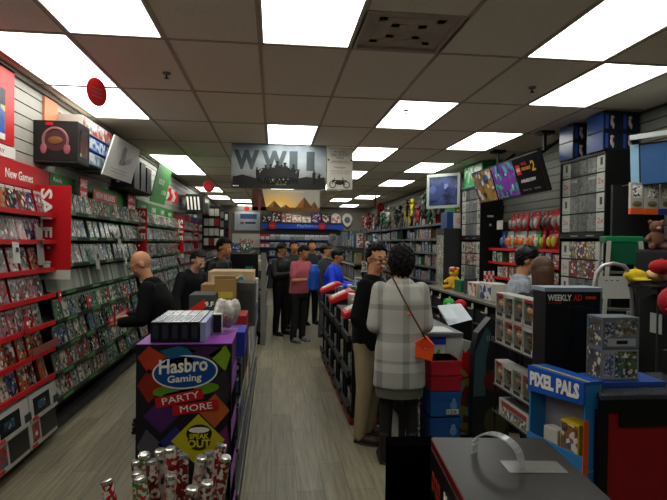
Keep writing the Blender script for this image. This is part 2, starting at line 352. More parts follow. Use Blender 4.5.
# the many small cases further off, as one uncounted mass
def case_mass(y0, y1, zs, pal, mb, mi):
    for z in zs:
        y = y0+.05
        while y < y1-.1:
            q = MB().box(-.066, .066, 0, .016, 0, .186, mi[0]).box(-.062, .062, -.0012, 0, .004, .18, random.choice(mi[1:]))
            q.xf(Matrix.Translation((XL+.168, y, z+.008)) @ Matrix.Rotation(PI/2, 4, 'Z') @ Matrix.Rotation(-.24, 4, 'X'))
            mb.add(q.v, [], 0); base = len(mb.v)-len(q.v)
            mb.f += [tuple(base+a for a in f) for f in q.f]; mb.m += q.m
            y += .14 if random.random() < .8 else .2
mm = MB(); case_mass(8.0, 11.0, Z2[done+1:], PALG, mm, (0, 1, 2, 3)); case_mass(11.2, 13.15, Z2, PALG, mm, (0, 1, 2, 3, 4)); case_mass(13.3, 18.1, Z2, PALG, mm, (0, 1, 2, 3, 4))
o = mm.build('game_case', [mat('#6c7a6e', .3), art('cover_a', 16, objcol=False, c='#3c6460'), art('cover_b', 16, objcol=False, c='#8a2a28'), art('cover_c', 16, objcol=False, c='#34506e', white=.4), art('cover_d', 16, objcol=False, c='#b0a48c')])
tag(o, 'mass of small faced-out game cases on the far shelving', 'game cases', kind='stuff')
# header strips over the shelving
def header(y0, y1, m, label, z0=2.11, z1=2.30, words=None, wy=None, wh=.075):
    t = thing('header_sign', label, 'sign', (XL, y0, z0)); L = y1-y0
    MB().box(.0, .05, 0, L-.004, 0, z1-z0).build('panel', m, t)
    if words:
        text(words, t, (.05, wy[0]-y0, .05), Y, Z, wy[1], wh, TXTW, bold=.01)
    return t
header(2.6, 5.03, RED, 'long red header strip reading New Games', words='New Games', wy=(4.24, .46), wh=.07)
t = header(5.04, 5.62, GREEN, 'green header strip panel with two small words beside the red one')
text('Ready', t, (.05, .08, .105), Y, Z, .2, .05, TXTW); text('Duel', t, (.05, .08, .03), Y, Z, .16, .05, TXTW)
header(5.63, 8.08, GREEN, 'long green header strip over the green-edged shelving')
t = header(8.12, 11.0, mat('#2c7a34', .5), 'lighter green header strip with pale squiggles past the second sale sign')
for j in range(4): text(['XB', 'ONE', 'GAMES', 'NEW'][j], t, (.05, .25+j*.7, .05), Y, Z, .3, .08, TXTW)
header(11.04, 13.2, mat('#8b2026', .5), 'dull red header strip beyond the third sale sign')
header(13.24, 18.0, mat('#1f3566', .5), 'blue header strip nearest the back wall')
def small_sign(y0, y1, z0, z1, m, label, words=(), x=.12, sh=0, name='shelf_sign'):
    t = thing(name, label, 'sign', (XL, y0, z0)); L = y1-y0; H = z1-z0
    MB().slab((x, 0, 0), (0, 1, sh), (0, 0, 1), L, H, .006).build('card', m, t)
    for i in (.15, .85): MB().tube([(x-.006, L*i, H*.7), (0.0, L*i, H*.7)], .004, 6).build('clip', STEEL, t)
    n = len(words)
    for i, wd in enumerate(words):
        text(wd, t, (x, L*.1, H*(1-(i+.85)/n*.95)), (0, 1, sh), Z, L*.8, H*.62/n, TXTW, bold=.01)
    return t
small_sign(5.58, 5.8, 2.08, 2.33, RED, 'small red square sale tag on the green header strip', ('SALE', '20%'))
small_sign(5.98, 6.84, 2.03, 2.24, RED, 'wide red card reading NEW RELEASES over the green header strip', ('NEW RELEASES', 'HIGH PRICES'))
small_sign(7.35, 7.75, 2.06, 2.32, mat('#9a1a22', .5), 'red card just before the second sale sign', ('SALE', 'NOW'))
# the vertical sale signs, standing out from the wall
def blade(y, w, label, h=.8, z=1.36, tx=.12, dx=0):
    t = thing('sale_sign', label, 'sign', (XL+dx, y, z))
    MB().box(0, w, 0, .012, .08, h).build('panel', RED, t); MB().box(0, w, 0, .012, 0, .08).build('foot', PALE, t)
    text('SALE', t, (tx, -.001, h-.03), (0, 0, -1), (1, 0, 0), h*.52, .095, TXTW, bold=.03)
    for i, (px, pz, r) in enumerate(((.09, .33, .016), (.13, .27, .013), (.08, .25, .011), (.05, .14, .014))):
        MB().cyl((px, 0, pz), (px, -.003, pz), r, n=6).build('snowflake', TXTW, t)
    g = MB().box(.09, .145, -.003, 0, .1, .135).box(.085, .15, -.003, 0, .14, .155).build('gift_mark', TXTW, t)
    return t
blade(4.815, .31, 'nearest red upright SALE sign between the red-edged and green-edged shelving', tx=.065)
blade(7.92, .235, 'second red upright SALE sign, just above the bald man')
blade(11.12, .235, 'third red upright SALE sign, beyond the bald man')
blade(13.22, .235, 'fourth red upright SALE sign, partly overlapped by the dark rack')
blade(16.4, .26, 'fifth red upright SALE sign near the crouching shopper', h=.78, dx=.21)
blade(17.4, .42, 'farthest red upright SALE sign', h=.74, dx=.21)
# holiday poster with red frame
t = thing('holiday_poster', 'red framed holiday poster with a price picture high over the New Games strip', 'poster', (XL, 3.4, 2.31)); x = .03
MB().box(0, x, 0, 1.02, .1, .68).build('frame', RED, t)
MB().box(x, x+.003, 0.0, .87, .17, .5).build('picture', art('holiday_print', 9, dark='#1c2a4c', c='#2e5aa8', c2='#b8a030', white=.12, objcol=False, light='#c8c0b8'), t)
MB().box(x+.003, x+.005, 0.0, .87, .38, .5).build('price_band', mat('#2a2c34', .5), t)
text('$20', t, (x+.005, .55, .39), Y, Z, .2, .09, TXTW, bold=.02)
MB().box(0, x+.01, 0, 1.02, 0, .085).build('caption_strip', WHITE, t); text('HOLIDAY', t, (x+.01, .55, .025), Y, Z, .3, .03, RED)
MB().box(x, x+.004, .1, .87, .125, .17).build('white_edge', WHITE, t)
# black headset box on a wall bracket
t = thing('headset_box', 'large black box with a headset picture on the slatted wall', 'headset box', (XL, 4.82, 2.37))
MB().box(0, .36, 0, .3, 0, .34).build('carton', mat('#171313', .45), t, bevel=.004)
mb = MB(); mb.tube([(.18+.1*math.cos(a), -.004, .17+.105*math.sin(a)) for a in [PI*i/16*1.3-.45 for i in range(17)]], .012, 6).build('headband_picture', mat('#8a5a5c', .5), t)
MB().cyl((.18, -.003, .18), (.18, 0, .18), .1, n=28).build('round_picture', mat('#4a2226', .5), t)
for s in (-1, 1): MB().ell((.18+s*.095, -.006, .1), (.028, .008, .045)).build('earcup_picture', mat('#94505a', .5), t)
MB().ell((.18, -.006, .17), (.06, .006, .035)).build('visor_picture', mat('#70481c', .5), t); MB().box(.1, .16, -.002, 0, .3, .325).build('logo_patch', RED, t)
MB().box(.36, .362, .06, .24, .05, .28).build('side_picture', art('headset_side', 9, objcol=False, c='#6a3a2c', white=.1), t)
MB().box(0, .36, 0, .3, -.012, -.002).build('bracket', CHAR, t)
# boxes beside it
for i, (z0, h, c, nm) in enumerate(((2.44, .13, '#8aa0b0', 'pale blue flat game bundle, lowest of the three beside the headset box'), (2.58, .14, '#1e3c9c', 'bright blue flat game bundle in the middle of the three beside the headset box'), (2.73, .15, '#b0a8a0', 'white and red game bundle, topmost beside the headset box'))):
    t = thing('game_bundle', nm, 'game box', (XL, 5.28, z0), 0, 'game bundles on the wall shelf'); 
    MB().box(0.0, .24, 0, .92, 0, h-.01).build('carton', mat(c, .4), t, bevel=.003)
    o = MB().box(.24, .2415, .02, .9, .01, h-.02).build('front_picture', art('bundle_print%d' % i, 8, objcol=False, c=c, c2=['#5c8ab0', '#7aa0e0', '#b02018'][i], dark=['#5a7080', '#10205c', '#8c3020'][i], white=.45, light='#c8d0d8'), t)
    if i: text(['', 'PS4 VR', 'HOLIDAY'][i], t, (.2415, .1, h*.45), Y, Z, .3, h*.25, TXTW)
single(MB().box(0, .2, 0, .98, 0, .012), 'wall_shelf', CHAR, 'dark wall shelf under the three flat game bundles', 'shelf', (XL, 5.25, 2.425))
# orange-lit and white panels high on the wall, the light painted as colour
single(MB().box(0, .02, 0, .3, 0, .24), 'header_card', mat('#c07a58', .6), 'orange-lit card high on the slatted wall above the headset box', 'sign', (XL, 5.0, 2.72))
# big slanted white console poster
t = thing('console_poster', 'large tilted white poster with a grey console picture', 'poster', (XL+.2, 5.62, 2.36))
MB().slab((.12, 0, 0), (0, 1, .02), (0, .42, .47), 1.1, .64, .02).build('board', mat('#a3a19d', .5), t)
u_ = Vector((0, .42, .47)).normalized(); 
MB().slab(Vector((.141, .55, .17)), (0, 1, .02), u_, .1, .3, .002).build('controller_picture', mat('#4a4a4e', .5), t); MB().slab(Vector((.141, .72, .18)), (0, 1, .25), u_, .28, .09, .002).build('console_picture', mat('#5c5c60', .5), t)
for k in range(2): MB().slab(Vector((.141, .2, .06+.035*k)), (0, 1, .02), u_, .6, .012, .002).build('caption_line', GREY, t)
for s in (.2, .85): MB().tube([(.12, s, .05), (-.2, s, .05)], .006, 6).build('bracket', STEEL, t)
# tall black boxes then the green sign
for i in range(3):
    t = thing('console_carton', f'tall black console carton on the high wall shelf, {ORD[i]} from the white poster', 'console box', (XL, 6.95+.34*i, 2.36), 0, 'black console cartons'); h = (.42, .36, .34)[i]
    MB().box(.02, .3, 0, .26, 0, h).build('carton', mat('#141316', .4), t, bevel=.003); MB().box(.08, .24, -.002, 0, .06, h-.08).build('front_picture', art(f'carton_p{i}', 12, objcol=False, c=['#2a2a2c', '#6c2a2c', '#77706c'][i], white=.1), t)
single(MB().box(0, .32, 0, 1.1, 0, .014), 'wall_shelf', CHAR, 'dark wall shelf under the tall black console cartons', 'shelf', (XL, 6.9, 2.343))
t = thing('green_poster', 'tilted green poster with white lettering beside the far lamps', 'poster', (XL+.2, 7.72, 2.25))
MB().slab((.12, 0, 0), (0, 1, .01), (0, .62, .62), 1.0, .88, .02).build('board', mat('#2c8a2c', .5), t); u_ = Vector((0, 1, 1)).normalized()
text('XBOX', t, (.122, .5, .3), Y, u_, .42, .13, TXTW, bold=.01); text('£30', t, (.122, .72, .16), Y, u_, .3, .1, TXTW, bold=.01)
MB().tube([(.11, .4, .1), (-.19, .4, .1)], .008, 6).build('bracket', STEEL, t)
# red/white bags, the striped box, further clutter on the high slats
random.seed(11)
for i in range(4):
    t = thing('blister_pack', f'red and white hanging pack, {ORD[i]} past the green poster', 'hanging pack', (XL, 9.6+.3*i, 2.42), 0, 'red and white packs by the green poster')
    MB().box(.05+.02*i, .2, 0, .02, 0, .22).build('card', RED if i % 2 else PALE, t); MB().ell((.13, -.02, .1), (.05, .03, .07)).build('bubble', PALE if i % 2 else RED, t); MB().tube([(0, .03, .2), (.22, .03, .2)], .004, 6).build('peg_hook', STEEL, t)
t = thing('striped_box', 'black box with upright white stripes jutting from the far slatted wall', 'box', (XL, 11.0, 2.28))
MB().box(.28, .62, 0, .3, 0, .36).build('carton', BLACK, t); 
for k in range(4): MB().slab((.32+.07*k, -.003, .05), (1, 0, -.1), (-.1, 0, 1), .035, .26, .003).build('stripe', TXTW, t)
MB().box(0, .5, .05, .25, -.03, 0).build('bracket', CHAR, t)
for i in range(7):
    y = 12.0+i*.85; z = 2.35+random.random()*.15; c = random.choice(['#17171a', '#9a988f', '#7c2024', '#22304c', '#5a5854'])
    t = thing('wall_display_box', f'{"dark" if c[1] < "5" else "pale"} display box on the high far slats, {ORD[i]} past the striped box', 'box', (XL, y, z), 0, 'boxes on the high far slats')
    MB().box(.02, .3+.05*(i % 3), 0, .3, 0, .28+.08*(i % 2)).build('carton', mat(c, .5), t); MB().box(.06, .26, -.003, 0, .04, .24).build('front_picture', art(f'wdb{i}', 14, objcol=False, c=random.choice(['#a02020', '#c8c0b0', '#444a6a']), white=.35), t)
for i in range(3):
    t = thing('dark_rack', f'black hanging rack of small accessories, {ORD[i]} along the far game wall', 'rack', (XL+.22, 14.0+i*1.3, 1.5), 0, 'accessory racks by the far sale signs')
    MB().box(.0, .45, 0, .05, 0, 1.1).build('frame', BLACK, t)
    for k in range(4):
        for j in range(3): MB().box(.05+.13*j, .16+.13*j, -.05, 0, .1+.25*k, .28+.25*k).build('pack', mat(random.choice(['#b8b4aa', '#8a1c20', '#20242c', '#6c6a66', '#c8c4bc']), .5), t)
# console boxes at the foot of the red shelving
WB = mat('#a8a6a0', .45, name='white_carton')
for i, (y, z) in enumerate(((4.3, .3), (4.3, .09), (3.78, .3), (3.78, .09), (3.26, .3), (3.26, .09))):
    nm = ['upper', 'lower'][i % 2]+[' one nearest the green-edged shelving', ' one of the middle pair', ' one nearest the camera'][i//2]
    t = thing('console_box', f'white console box under the red-edged shelves, {nm}', 'console box', (XL, y, z), 0, 'white console boxes on the bottom shelf'); h = .2
    MB().prism([(.06, 0, 0), (.22, 0, 0), (.195, 0, h), (.06, 0, h)], (0, .5, 0)).build('carton', WB, t, bevel=.003)
    def fp(y0, y1, z0, z1, m, nm, t=t): 
        a = .22-.025*z0/h+.0015; MB().slab((a, y0, z0), Y, (-.025/h, 0, 1), y1-y0, z1-z0, .001).build(nm, m, t)
    if i % 2 == 0: fp(.06, .36, .035, .17, mat('#101418', .25), 'tablet_picture'); fp(.13, .27, .07, .13, art('tab_scr', 30, objcol=False, c='#3a6a8c', white=.1), 'screen_picture')
    else: fp(.2, .5, .03, .19, mat('#0e0f12', .3), 'console_picture'); fp(.05, .17, .04, .18, art('hero_pic', 14, objcol=False, c='#a82c20', white=.06), 'figure_picture')
    fp(.42, .53, .03, .09, mat('#2a2c30', .3), 'dock_picture') if i % 2 == 0 else None
    fp(.02, .12, .006, .03, RED, 'logo_strip')
# tags hanging from the shelf edges
for i, (y, z, c, wd, h, lb) in enumerate(((4.02, 1.53, '#b8b6b0', .1, .17, 'white hanging price card with a small figure mark in front of the third red-edged shelf'), (4.42, 1.5, '#7c7672', .12, .3, 'translucent grey hanging card on the second red-edged shelf'),
      (4.82, 1.17, '#b01a20', .07, .1, 'small red tag below the third red-edged shelf'), (4.2, 1.0, '#a01a20', .07, .13, 'small red tag on the fifth shelf nearest the camera'), (5.55, 1.04, '#b01a20', .1, .11, 'small red tag on the fourth green-edged shelf'),
      (5.8, 1.4, '#9a9a94', .12, .24, 'clear card holder in the middle of the green-edged shelving'), (6.6, 1.62, '#a4a49c', .12, .2, 'clear card holder under the second green-edged shelf'), (6.9, 1.4, '#b4b2ac', .08, .2, 'white tag close to the bald man\'s forehead'), (7.0, .95, '#b01a20', .1, .06, 'red and white tag just below the bald man\'s hands'))):
    t = thing('shelf_tag', lb, 'tag', (XL+.215, y, z)); MB().slab((0, 0, 0), (0, 1, -.05), (-.1, 0, 1), wd, h, .003).build('card', mat(c, .4), t); MB().slab((.001, wd*.3, h*.45), (0, 1, -.05), (-.1, 0, 1), wd*.4, h*.2, .001).build('print_mark', TXTW if c in ('#b01a20', '#a01a20') else DARK, t)
    MB().tube([(-.01, wd/2, h+.02), (-.008, wd/2, h-.01)], .003, 6).build('hook', STEEL, t)
for i, (y, z, L, lb) in enumerate(((6.25, .76, .85, 'slanting red label strip with white lettering on the lower green-edged shelving'), (4.35, .79, .5, 'faded red strip hanging loose from the sixth red-edged shelf'))):
    t = thing('label_strip', lb, 'label strip', (XL+.205, y, z)); MB().slab((0, 0, 0), (0, 1, .03), Z, L, .06, .004).build('card', RED if i == 0 else mat('#8a4440', .5), t); 
    if i == 0: text('NEW RELEASES', t, (0, .06, .016), (0, 1, .03), Z, L*.8, .03, TXTW)
# ================================================================ centre of the shop: party game standee, boxes, gondolas
def carton(name, label, cat, loc, dims, m, rz=0, group=None, face=None, facem=None, side=None, words=None, wm=None, tape=None, top=None, bevel=.004, color=None):
    """a box (dims x, y, z; origin at its near lower corner) with printed panels"""
    a, b, c = dims; t = thing(name, label, cat, loc, rz, group)
    MB().box(0, a, 0, b, 0, c).build('carton', m, t, bevel=bevel)
    if face: o = MB().box(a*.06, a*.94, -.0015, 0, c*.06, c*.94).build('front_panel', face, t)
    if side: MB().box(-.0015, 0, b*.05, b*.95, c*.06, c*.94).build('side_panel', side, t)
    if top: MB().box(a*.04, a*.96, b*.04, b*.96, c, c+.0015).build('top_panel', top, t)
    if tape: MB().box(-.001, a+.001, b*.45, b*.55, c-.001, c+.001).box(a*.0, a*.0+.001, b*.45, b*.55, c*.8, c).build('tape', tape, t)
    if words: text(words[0], t, (a*words[1], -.002, c*words[2]), X, Z, a*words[3], c*words[4], wm or TXTW, bold=.01)
    return t
# the standee ends a run of shelving: X -.66..-.2, near face at Y 2.71, 1.19 m high
t = thing('party_game_display', 'tall cardboard display reading Hasbro Gaming Party More Speak Out on black and purple', 'display stand', (-.66, 2.71, 0)); W, H = .46, 1.19
INK = mat('#17121c', .4, name='display_black'); PU = mat('#7e3c92', .45, name='display_purple')
MB().box(0, W, 0, .012, 0, H).build('front_board', INK, t)
MB().box(0, .01, .012, .5, 0, H).build('side_board', mat('#3c1c4c', .5), t)
MB().box(.01, W-.01, .49, .5, 0, H).build('back_board', INK, t)
def tile(cx, cz, r, c, rz=PI/4, nm='printed_tile', y=-.0012, rr=.0):
    q = []; n = 4
    for k in range(4):
        a = rz+PI/2*k; q.append((cx+r*math.cos(a), y, cz+r*math.sin(a)))
    q = [(min(W-.006, max(.006, p[0])), p[1], min(H-.006, p[2])) for p in q]
    MB().prism(q[::-1], (0, -y*.9, 0)).build(nm, mat(c, .4, var=.35, scale=14), t)
for cx, cz, c in ((.06, 1.13, '#a8381e'), (.2, 1.16, '#1e5a78'), (.33, 1.17, '#3c1c48'), (.43, 1.14, '#7a9a20'), (.06, .99, '#8a2416'), (.12, .84, '#47205a'), (.43, .98, '#2c2630'), (.38, .86, '#b0562a'), (.05, .69, '#4a4850'), (.19, .7, '#262a66'), (.44, .7, '#6a2458'), (.1, .55, '#4a2056'), (.36, .5, '#22305c'), (.2, .45, '#8a3018'), (.42, .38, '#385a20'), (.06, .35, '#1e4a6c')):
    tile(cx, cz, .085, c, rz=0)
# blue oval logo with white rim
def oval(cx, cz, rx, rz, y, m, nm, tilt=.06, n=40):
    q = []
    for k in range(n):
        a = 2*PI*k/n; x = rx*math.cos(a); z = rz*math.sin(a); q.append((cx+x*math.cos(tilt)-z*math.sin(tilt), y, cz+x*math.sin(tilt)+z*math.cos(tilt)))
    MB().prism(q[::-1], (0, .002, 0)).build(nm, m, t)
oval(.235, 1.055, .158, .083, -.004, TXTW, 'logo_rim'); oval(.235, 1.055, .15, .075, -.006, mat('#12448c', .35), 'logo_oval')
oval(.205, 1.105, .07, .03, -.006, mat('#12448c', .35), 'logo_bump')
rt = Vector((1, 0, .07))
text('Hasbro', t, (.11, -.0065, 1.045), rt, Z, .235, .072, TXTW, bold=.025)
text('Gaming', t, (.15, -.0065, .992), rt, Z, .165, .046, TXTW, bold=.02)
for cx, cz, rx in ((.18, .965, .1), (.3, .97, .1), (.2, .93, .09)): oval(cx, cz, rx, .03, -.0025, mat('#5a8a1e', .4), 'green_smear', tilt=.1)
MB().slab((.1, -.005, .878), (1, 0, .2), (-.2, 0, 1), .23, .052, .002).build('label_tape', RED, t); MB().slab((.18, -.0095, .842), (1, 0, .12), (-.12, 0, 1), .22, .05, .003).build('label_tape', RED, t)
text('PARTY', t, (.13, -.0085, .896), (1, 0, .2), (-.2, 0, 1), .18, .032, TXTW, bold=0); text('MORE', t, (.215, -.0105, .857), (1, 0, .12), (-.12, 0, 1), .155, .032, TXTW, bold=0)
q = [(.3+.13*math.cos(a), -.003, .715+.13*math.sin(a)) for a in (0, PI/2, PI, 3*PI/2)]
MB().prism(q[::-1], (0, .002, 0)).build('yellow_diamond', mat('#b8ae1c', .4), t)
oval(.305, .75, .062, .045, -.006, mat('#15110c', .4), 'mouth_outline', 0); oval(.305, .768, .05, .014, -.008, TXTW, 'teeth_mark', 0); oval(.305, .715, .055, .05, -.005, mat('#3a3208', .4), 'chin_mark', 0)
text('SPEAK', t, (.258, -.009, .725), X, Z, .095, .026, mat('#c8be20', .4, var=0), bold=.03); text('OUT', t, (.25, -.009, .682), X, Z, .11, .04, mat('#c8be20', .4, var=0), bold=.03)
MB().box(.0, W+.0, .0, .5, H, H+.004).build('top_tray', PU, t)
MB().slab((W-.012, .5, H-.001), (0, -1, 0), (0, 0, -1), .48, .3, .004).build('upper_side_board', mat('#471e58', .5), t)
for z in (.92, .66, .4, .15):
    MB().prism([(W-.012, .02, z), (W-.008, .02, z), (W-.008, .5, z), (W-.012, .5, z)], (0, 0, .09)).build('tray_edge', PU, t); MB().box(.01, W-.012, .012, .49, z-.004, z).build('tray', PU, t)
MB().box(W-.014, W-.002, .0, .03, 0, H-.28).build('side_strip', mat('#5a2a70', .5), t)
for i, (z, y, c) in enumerate(((.925, .1, '#b8b090'), (.925, .27, '#2a4c90'), (.665, .08, '#4090b0'), (.665, .25, '#d0c860'), (.405, .08, '#a04048'), (.405, .27, '#3a6a9a'))):
    carton('party_game_box', f'small {["cream", "blue", "light blue", "yellow", "red", "blue"][i]} party game box standing on the {["upper", "upper", "middle", "middle", "lower", "lower"][i]} tray of the Hasbro display', 'game box', (-.66+.2, 2.71+y, z), (.22, .12, .16), mat(c, .4), face=art(f'pgb{i}', 14, objcol=False, c=c))
# silver-topped game boxes in a row
SIL = mat('#b9bcc4', .22, metal=.6, var=.25, scale=12); NAVY = mat('#0d0f16', .4)
for i in range(5):
    t = thing('board_game', f'flat silver-topped black game box on the party display, {ORD[i]} from the purple corner', 'board game', (-.6+.0475*i, 2.74, H+.006), 0, 'silver-topped game boxes on the party display')
    MB().box(0, .046, 0, .46, 0, .1).build('carton', NAVY, t, bevel=.002); MB().box(.002, .044, .003, .457, .1, .1015).build('top_panel', SIL, t)
    MB().box(.01, .036, -.001, 0, .02, .085).build('end_print', mat('#2a2e3a', .4), t)
    MB().slab((.008, .05, .102), (1, 0, 0), (.0, 1, 0), .028, .2, .0006).build('top_print', mat('#7c828c', .4), t)
carton('board_game', 'blue-white game box closing the row of silver-topped boxes', 'board game', (-.36, 2.74, H+.006), (.028, .46, .1), mat('#8e96b8', .35))
carton('small_black_box', 'little black box with pale edge standing beside the silver-topped boxes', 'game box', (-.325, 2.98, H+.006), (.05, .05, .11), PALE, face=BLACK)
# transparent bag with a small toy
t = thing('wrapped_toy', 'crumpled clear plastic bag holding a pale toy on top of the party display', 'toy in bag', (-.265, 3.1, H+.006))
mb = MB(); random.seed(3)
for k in range(16):
    a = k*2.4; r = .012+.05*(k/16); mb.ell((r*math.cos(a), r*math.sin(a)*.8, .05+.006*k*random.random()+.03*(1-k/16)), (.035, .035, .05+.02*random.random()), 10, 6)
remesh(mb, 'plastic_bag', mat('#b8b4ac', .2, var=.5, scale=55), t, .006, 0)
MB().ell((0, -.055, .085), (.024, .02, .028)).build('toy_face', mat('#b87a54', .5), t, smooth=True)
MB().ell((0, -.05, .1), (.028, .02, .018)).build('toy_cap', mat('#8a8680', .6), t, smooth=True); MB().ell((.012, -.074, .09), .004).build('eye_mark', BLACK, t)
# first gondola: body and boxes piled on it
def gondola(x0, x1, y0, y1, h, label, shelves=(.12, .42, .72), name='gondola', m=BLACK, lip=None, sides=(-1, 1)):
    g = thing(name, label, 'gondola', (x0, y0, 0)); a, b = x1-x0, y1-y0
    MB().box(a*.45, a*.55, 0, b, .1, h).build('centre_panel', m, g)
    MB().box(0, a, 0, b, 0, .1).build('base', m, g)
    MB().box(a*.3, a*.7, -.02, .0, .1, h).build('end_panel', m, g)
    for s in sides:
        for z in shelves:
            xa, xb = (0, a*.45) if s < 0 else (a*.55, a); sh = MB().box(xa, xb, 0, b, z, z+.018).build('shelf', CHAR, g)
            xe = 0 if s < 0 else a; MB().box(xe-.004 if s < 0 else xe, xe if s < 0 else xe+.004, 0, b, z-.012, z+.024).build('shelf_lip', lip or GREY, sh)
    return g
g = gondola(-.66, -.2, 3.3, 7.3, .98, 'long low black gondola running behind the party game display', (.14, .42, .7))
MB().box(0, .46, 0, 4.0, .98, .995).build('top_board', CHAR, g)
for i in range(30):   # boxes hanging on the aisle side, seen edge-on
    j, k = i//3, i % 3; y = 3.4+j*.38; z = (.16, .44, .72)[k]; c = ['#a8a69c', '#6a7a3c', '#8a8c94', '#3c4a7c', '#b0a890', '#1c1c20', '#9c4030', '#7a5aa0', '#c0bcb0'][(i*5+j) % 9] if j > 2 or k == 1 and j else '#1c1c20'
    nm = {'#a8a69c': 'pale', '#6a7a3c': 'olive', '#8a8c94': 'grey', '#3c4a7c': 'blue', '#b0a890': 'cream', '#1c1c20': 'black', '#9c4030': 'rust', '#7a5aa0': 'violet', '#c0bcb0': 'white'}[c]
    carton('toy_box', f'{nm} toy box on the {["bottom", "middle", "top"][k]} aisle-side shelf of the low gondola, {ORD[j]} along', 'toy box', (-.395, y, z+.02), (.17+.015*((i*7) % 3), .3, .2), mat(c, .45), group='toy boxes on the low gondola', face=art(f'tb{i % 6}', 14, objcol=False, c=c) )
for i, (x, y, z, dx, dy, dz, c, lb) in enumerate((
    (-.28, 3.72, .995, .1, .3, .2, '#8c1c22', 'red carton lying on the low gondola behind the bagged toy'), (-.27, 3.34, .995, .1, .3, .15, '#20308c', 'blue carton at the aisle edge just behind the party display'),
    (-.47, 4.42, .995, .17, .3, .4, '#93703f', 'tall brown cardboard box with open flap on the low gondola'), (-.3, 4.55, .995, .15, .35, .36, '#3c3a36', 'tall dark grey box beside the open brown cardboard box'),
    (-.63, 4.15, .995, .19, .3, .3, '#3a3c3a', 'dark box with a red slanting patch and white letters'), (-.64, 4.9, .995, .4, .3, .32, '#8a6a44', 'wide brown cardboard box behind the tall open one'),
    (-.66, 5.6, .995, .46, .5, .4, '#b09470', 'large pale cardboard tray with a round teal mark'), (-.66, 6.3, .995, .42, .6, .24, '#6e5438', 'low brown carton farthest along the low gondola'))):
    t = carton('carton', lb, 'cardboard box', (x, y, z), (dx, dy, dz), mat(c, .7 if i > 1 else .4), top=None)
    if i == 2:
        MB().slab((0, 0, dz), (1, 0, 0), (0, -.25, .5), dx, .03, .003).build('flap', LCARD, t); MB().slab((.01, -.002, dz*.62), X, Z, dx*.8, .05, .002).build('yellow_label', mat('#b8a040', .5), t); MB().slab((dx, .0, dz), (0, 1, 0), (.5, 0, .3), dy, .04, .003).build('flap', LCARD, t)
    if i == 4:
        MB().prism([(.0, -.002, .12), (.12, -.002, .2), (.12, -.002, .27), (.0, -.002, .19)], (0, .002, 0)).build('red_patch', mat('#c82a1c', .4), t); text('9.F', t, (.12, -.003, .21), X, Z, .065, .04, TXTW, bold=.02)
    if i == 6:
        MB().cyl((.33, -.001, .32), (.33, -.004, .32), .045, n=24).build('round_mark', mat('#a8b8a8', .5), t); MB().ell((.33, -.005, .32), (.03, .003, .03)).build('teal_mark', mat('#2c7a74', .5), t); MB().box(.03, .25, -.002, 0, .2, .36).build('pale_label', mat('#bfae90', .6), t)
    if i == 3: MB().box(.02, .13, -.002, 0, .03, .3).build('panel', mat('#2c2b29', .5), t)
for i in range(6):
    carton('white_box', f'white software box standing upright on the aisle edge, {ORD[i]} behind the blue carton', 'software box', (-.28, 5.1+.32*i, .995), (.09, .26, .22+.03*(i % 2)), mat(['#a8a69e', '#8c90a0', '#b4b098'][i % 3], .4), group='white boxes on the aisle edge', face=art(f'wb{i % 3}', 16, objcol=False, c='#5a6a9a', white=.5))
# second gondola with a grey end post, tall
g = gondola(-.75, -.12, 9.0, 12.6, 1.5, 'tall dark gondola beyond the piled cartons, grey post at its end', (.2, .55, .9, 1.2))
MB().box(.55, .63, -.08, -.02, 0, 1.52).build('end_post', mat('#6f6c66', .5), g); MB().box(.05, .5, -.06, -.02, .6, 1.5).build('screen_board', mat('#0b0d10', .25), g); MB().box(.3, .42, -.064, -.06, .9, 1.3).build('teal_print', mat('#1c5a5c', .3), g)
random.seed(21)
BOXP = [mat(c, .45) for c in ('#a8a49a', '#22262c', '#7c2226', '#2c4474', '#8a7a4c', '#5c5e5c', '#b4aa98', '#3a5a40')]; BN = ['pale', 'black', 'red', 'blue', 'ochre', 'grey', 'cream', 'green']
ARTS = [art('pack_art%d' % i, 22, objcol=False, c=c, white=.35) for i, c in enumerate(('#9a3a30', '#3c5a8a', '#8a8268', '#3f6a4a'))]
pk = {}
def pack(i, w_, d_, h_):
    k = (i, w_, d_, h_)
    if k not in pk: pk[k] = MB().box(-w_/2, w_/2, 0, d_, 0, h_, 0).box(-w_/2+.008, w_/2-.008, -.0015, 0, .01, h_-.01, 1).mesh('boxed_toy', [BOXP[i], ARTS[i % 4]])
    return pk[k]
def packs(p0, p1, z, rz, what, group, step=.16, name='boxed_toy', cat='boxed toy', skip=.08, hs=(.13, .16, .2), d=.09):
    p0 = Vector(p0); p1 = Vector(p1); L = (p1-p0).length; dv = (p1-p0)/L; s = step/2; k = 0
    while s < L-step/2:
        if random.random() > skip:
            i = random.randrange(8); me = pack(i, round(step*random.choice((.7, .85)), 3), d, random.choice(hs)); q = p0+dv*s
            o = bpy.data.objects.new(name, me); col.objects.link(o); o.location = (q.x, q.y, z); o.rotation_euler = (0, 0, rz)
            tag(o, f'{BN[i]} {cat}, {ORD[min(k, 48)]} along {what}', cat, group); k += 1
        s += step
for si, z in enumerate((.92, 1.22)):
    packs((-.16, 9.1, 0), (-.16, 12.5, 0), z, PI/2, f'the {["upper", "top"][si]} shelf of the tall dark gondola', 'boxes on the tall dark gondola', .24)
packs((-.7, 9.02, 0), (-.2, 9.02, 0), 1.52, 0, 'the top of the tall dark gondola', 'boxes on top of the tall dark gondola', .17)
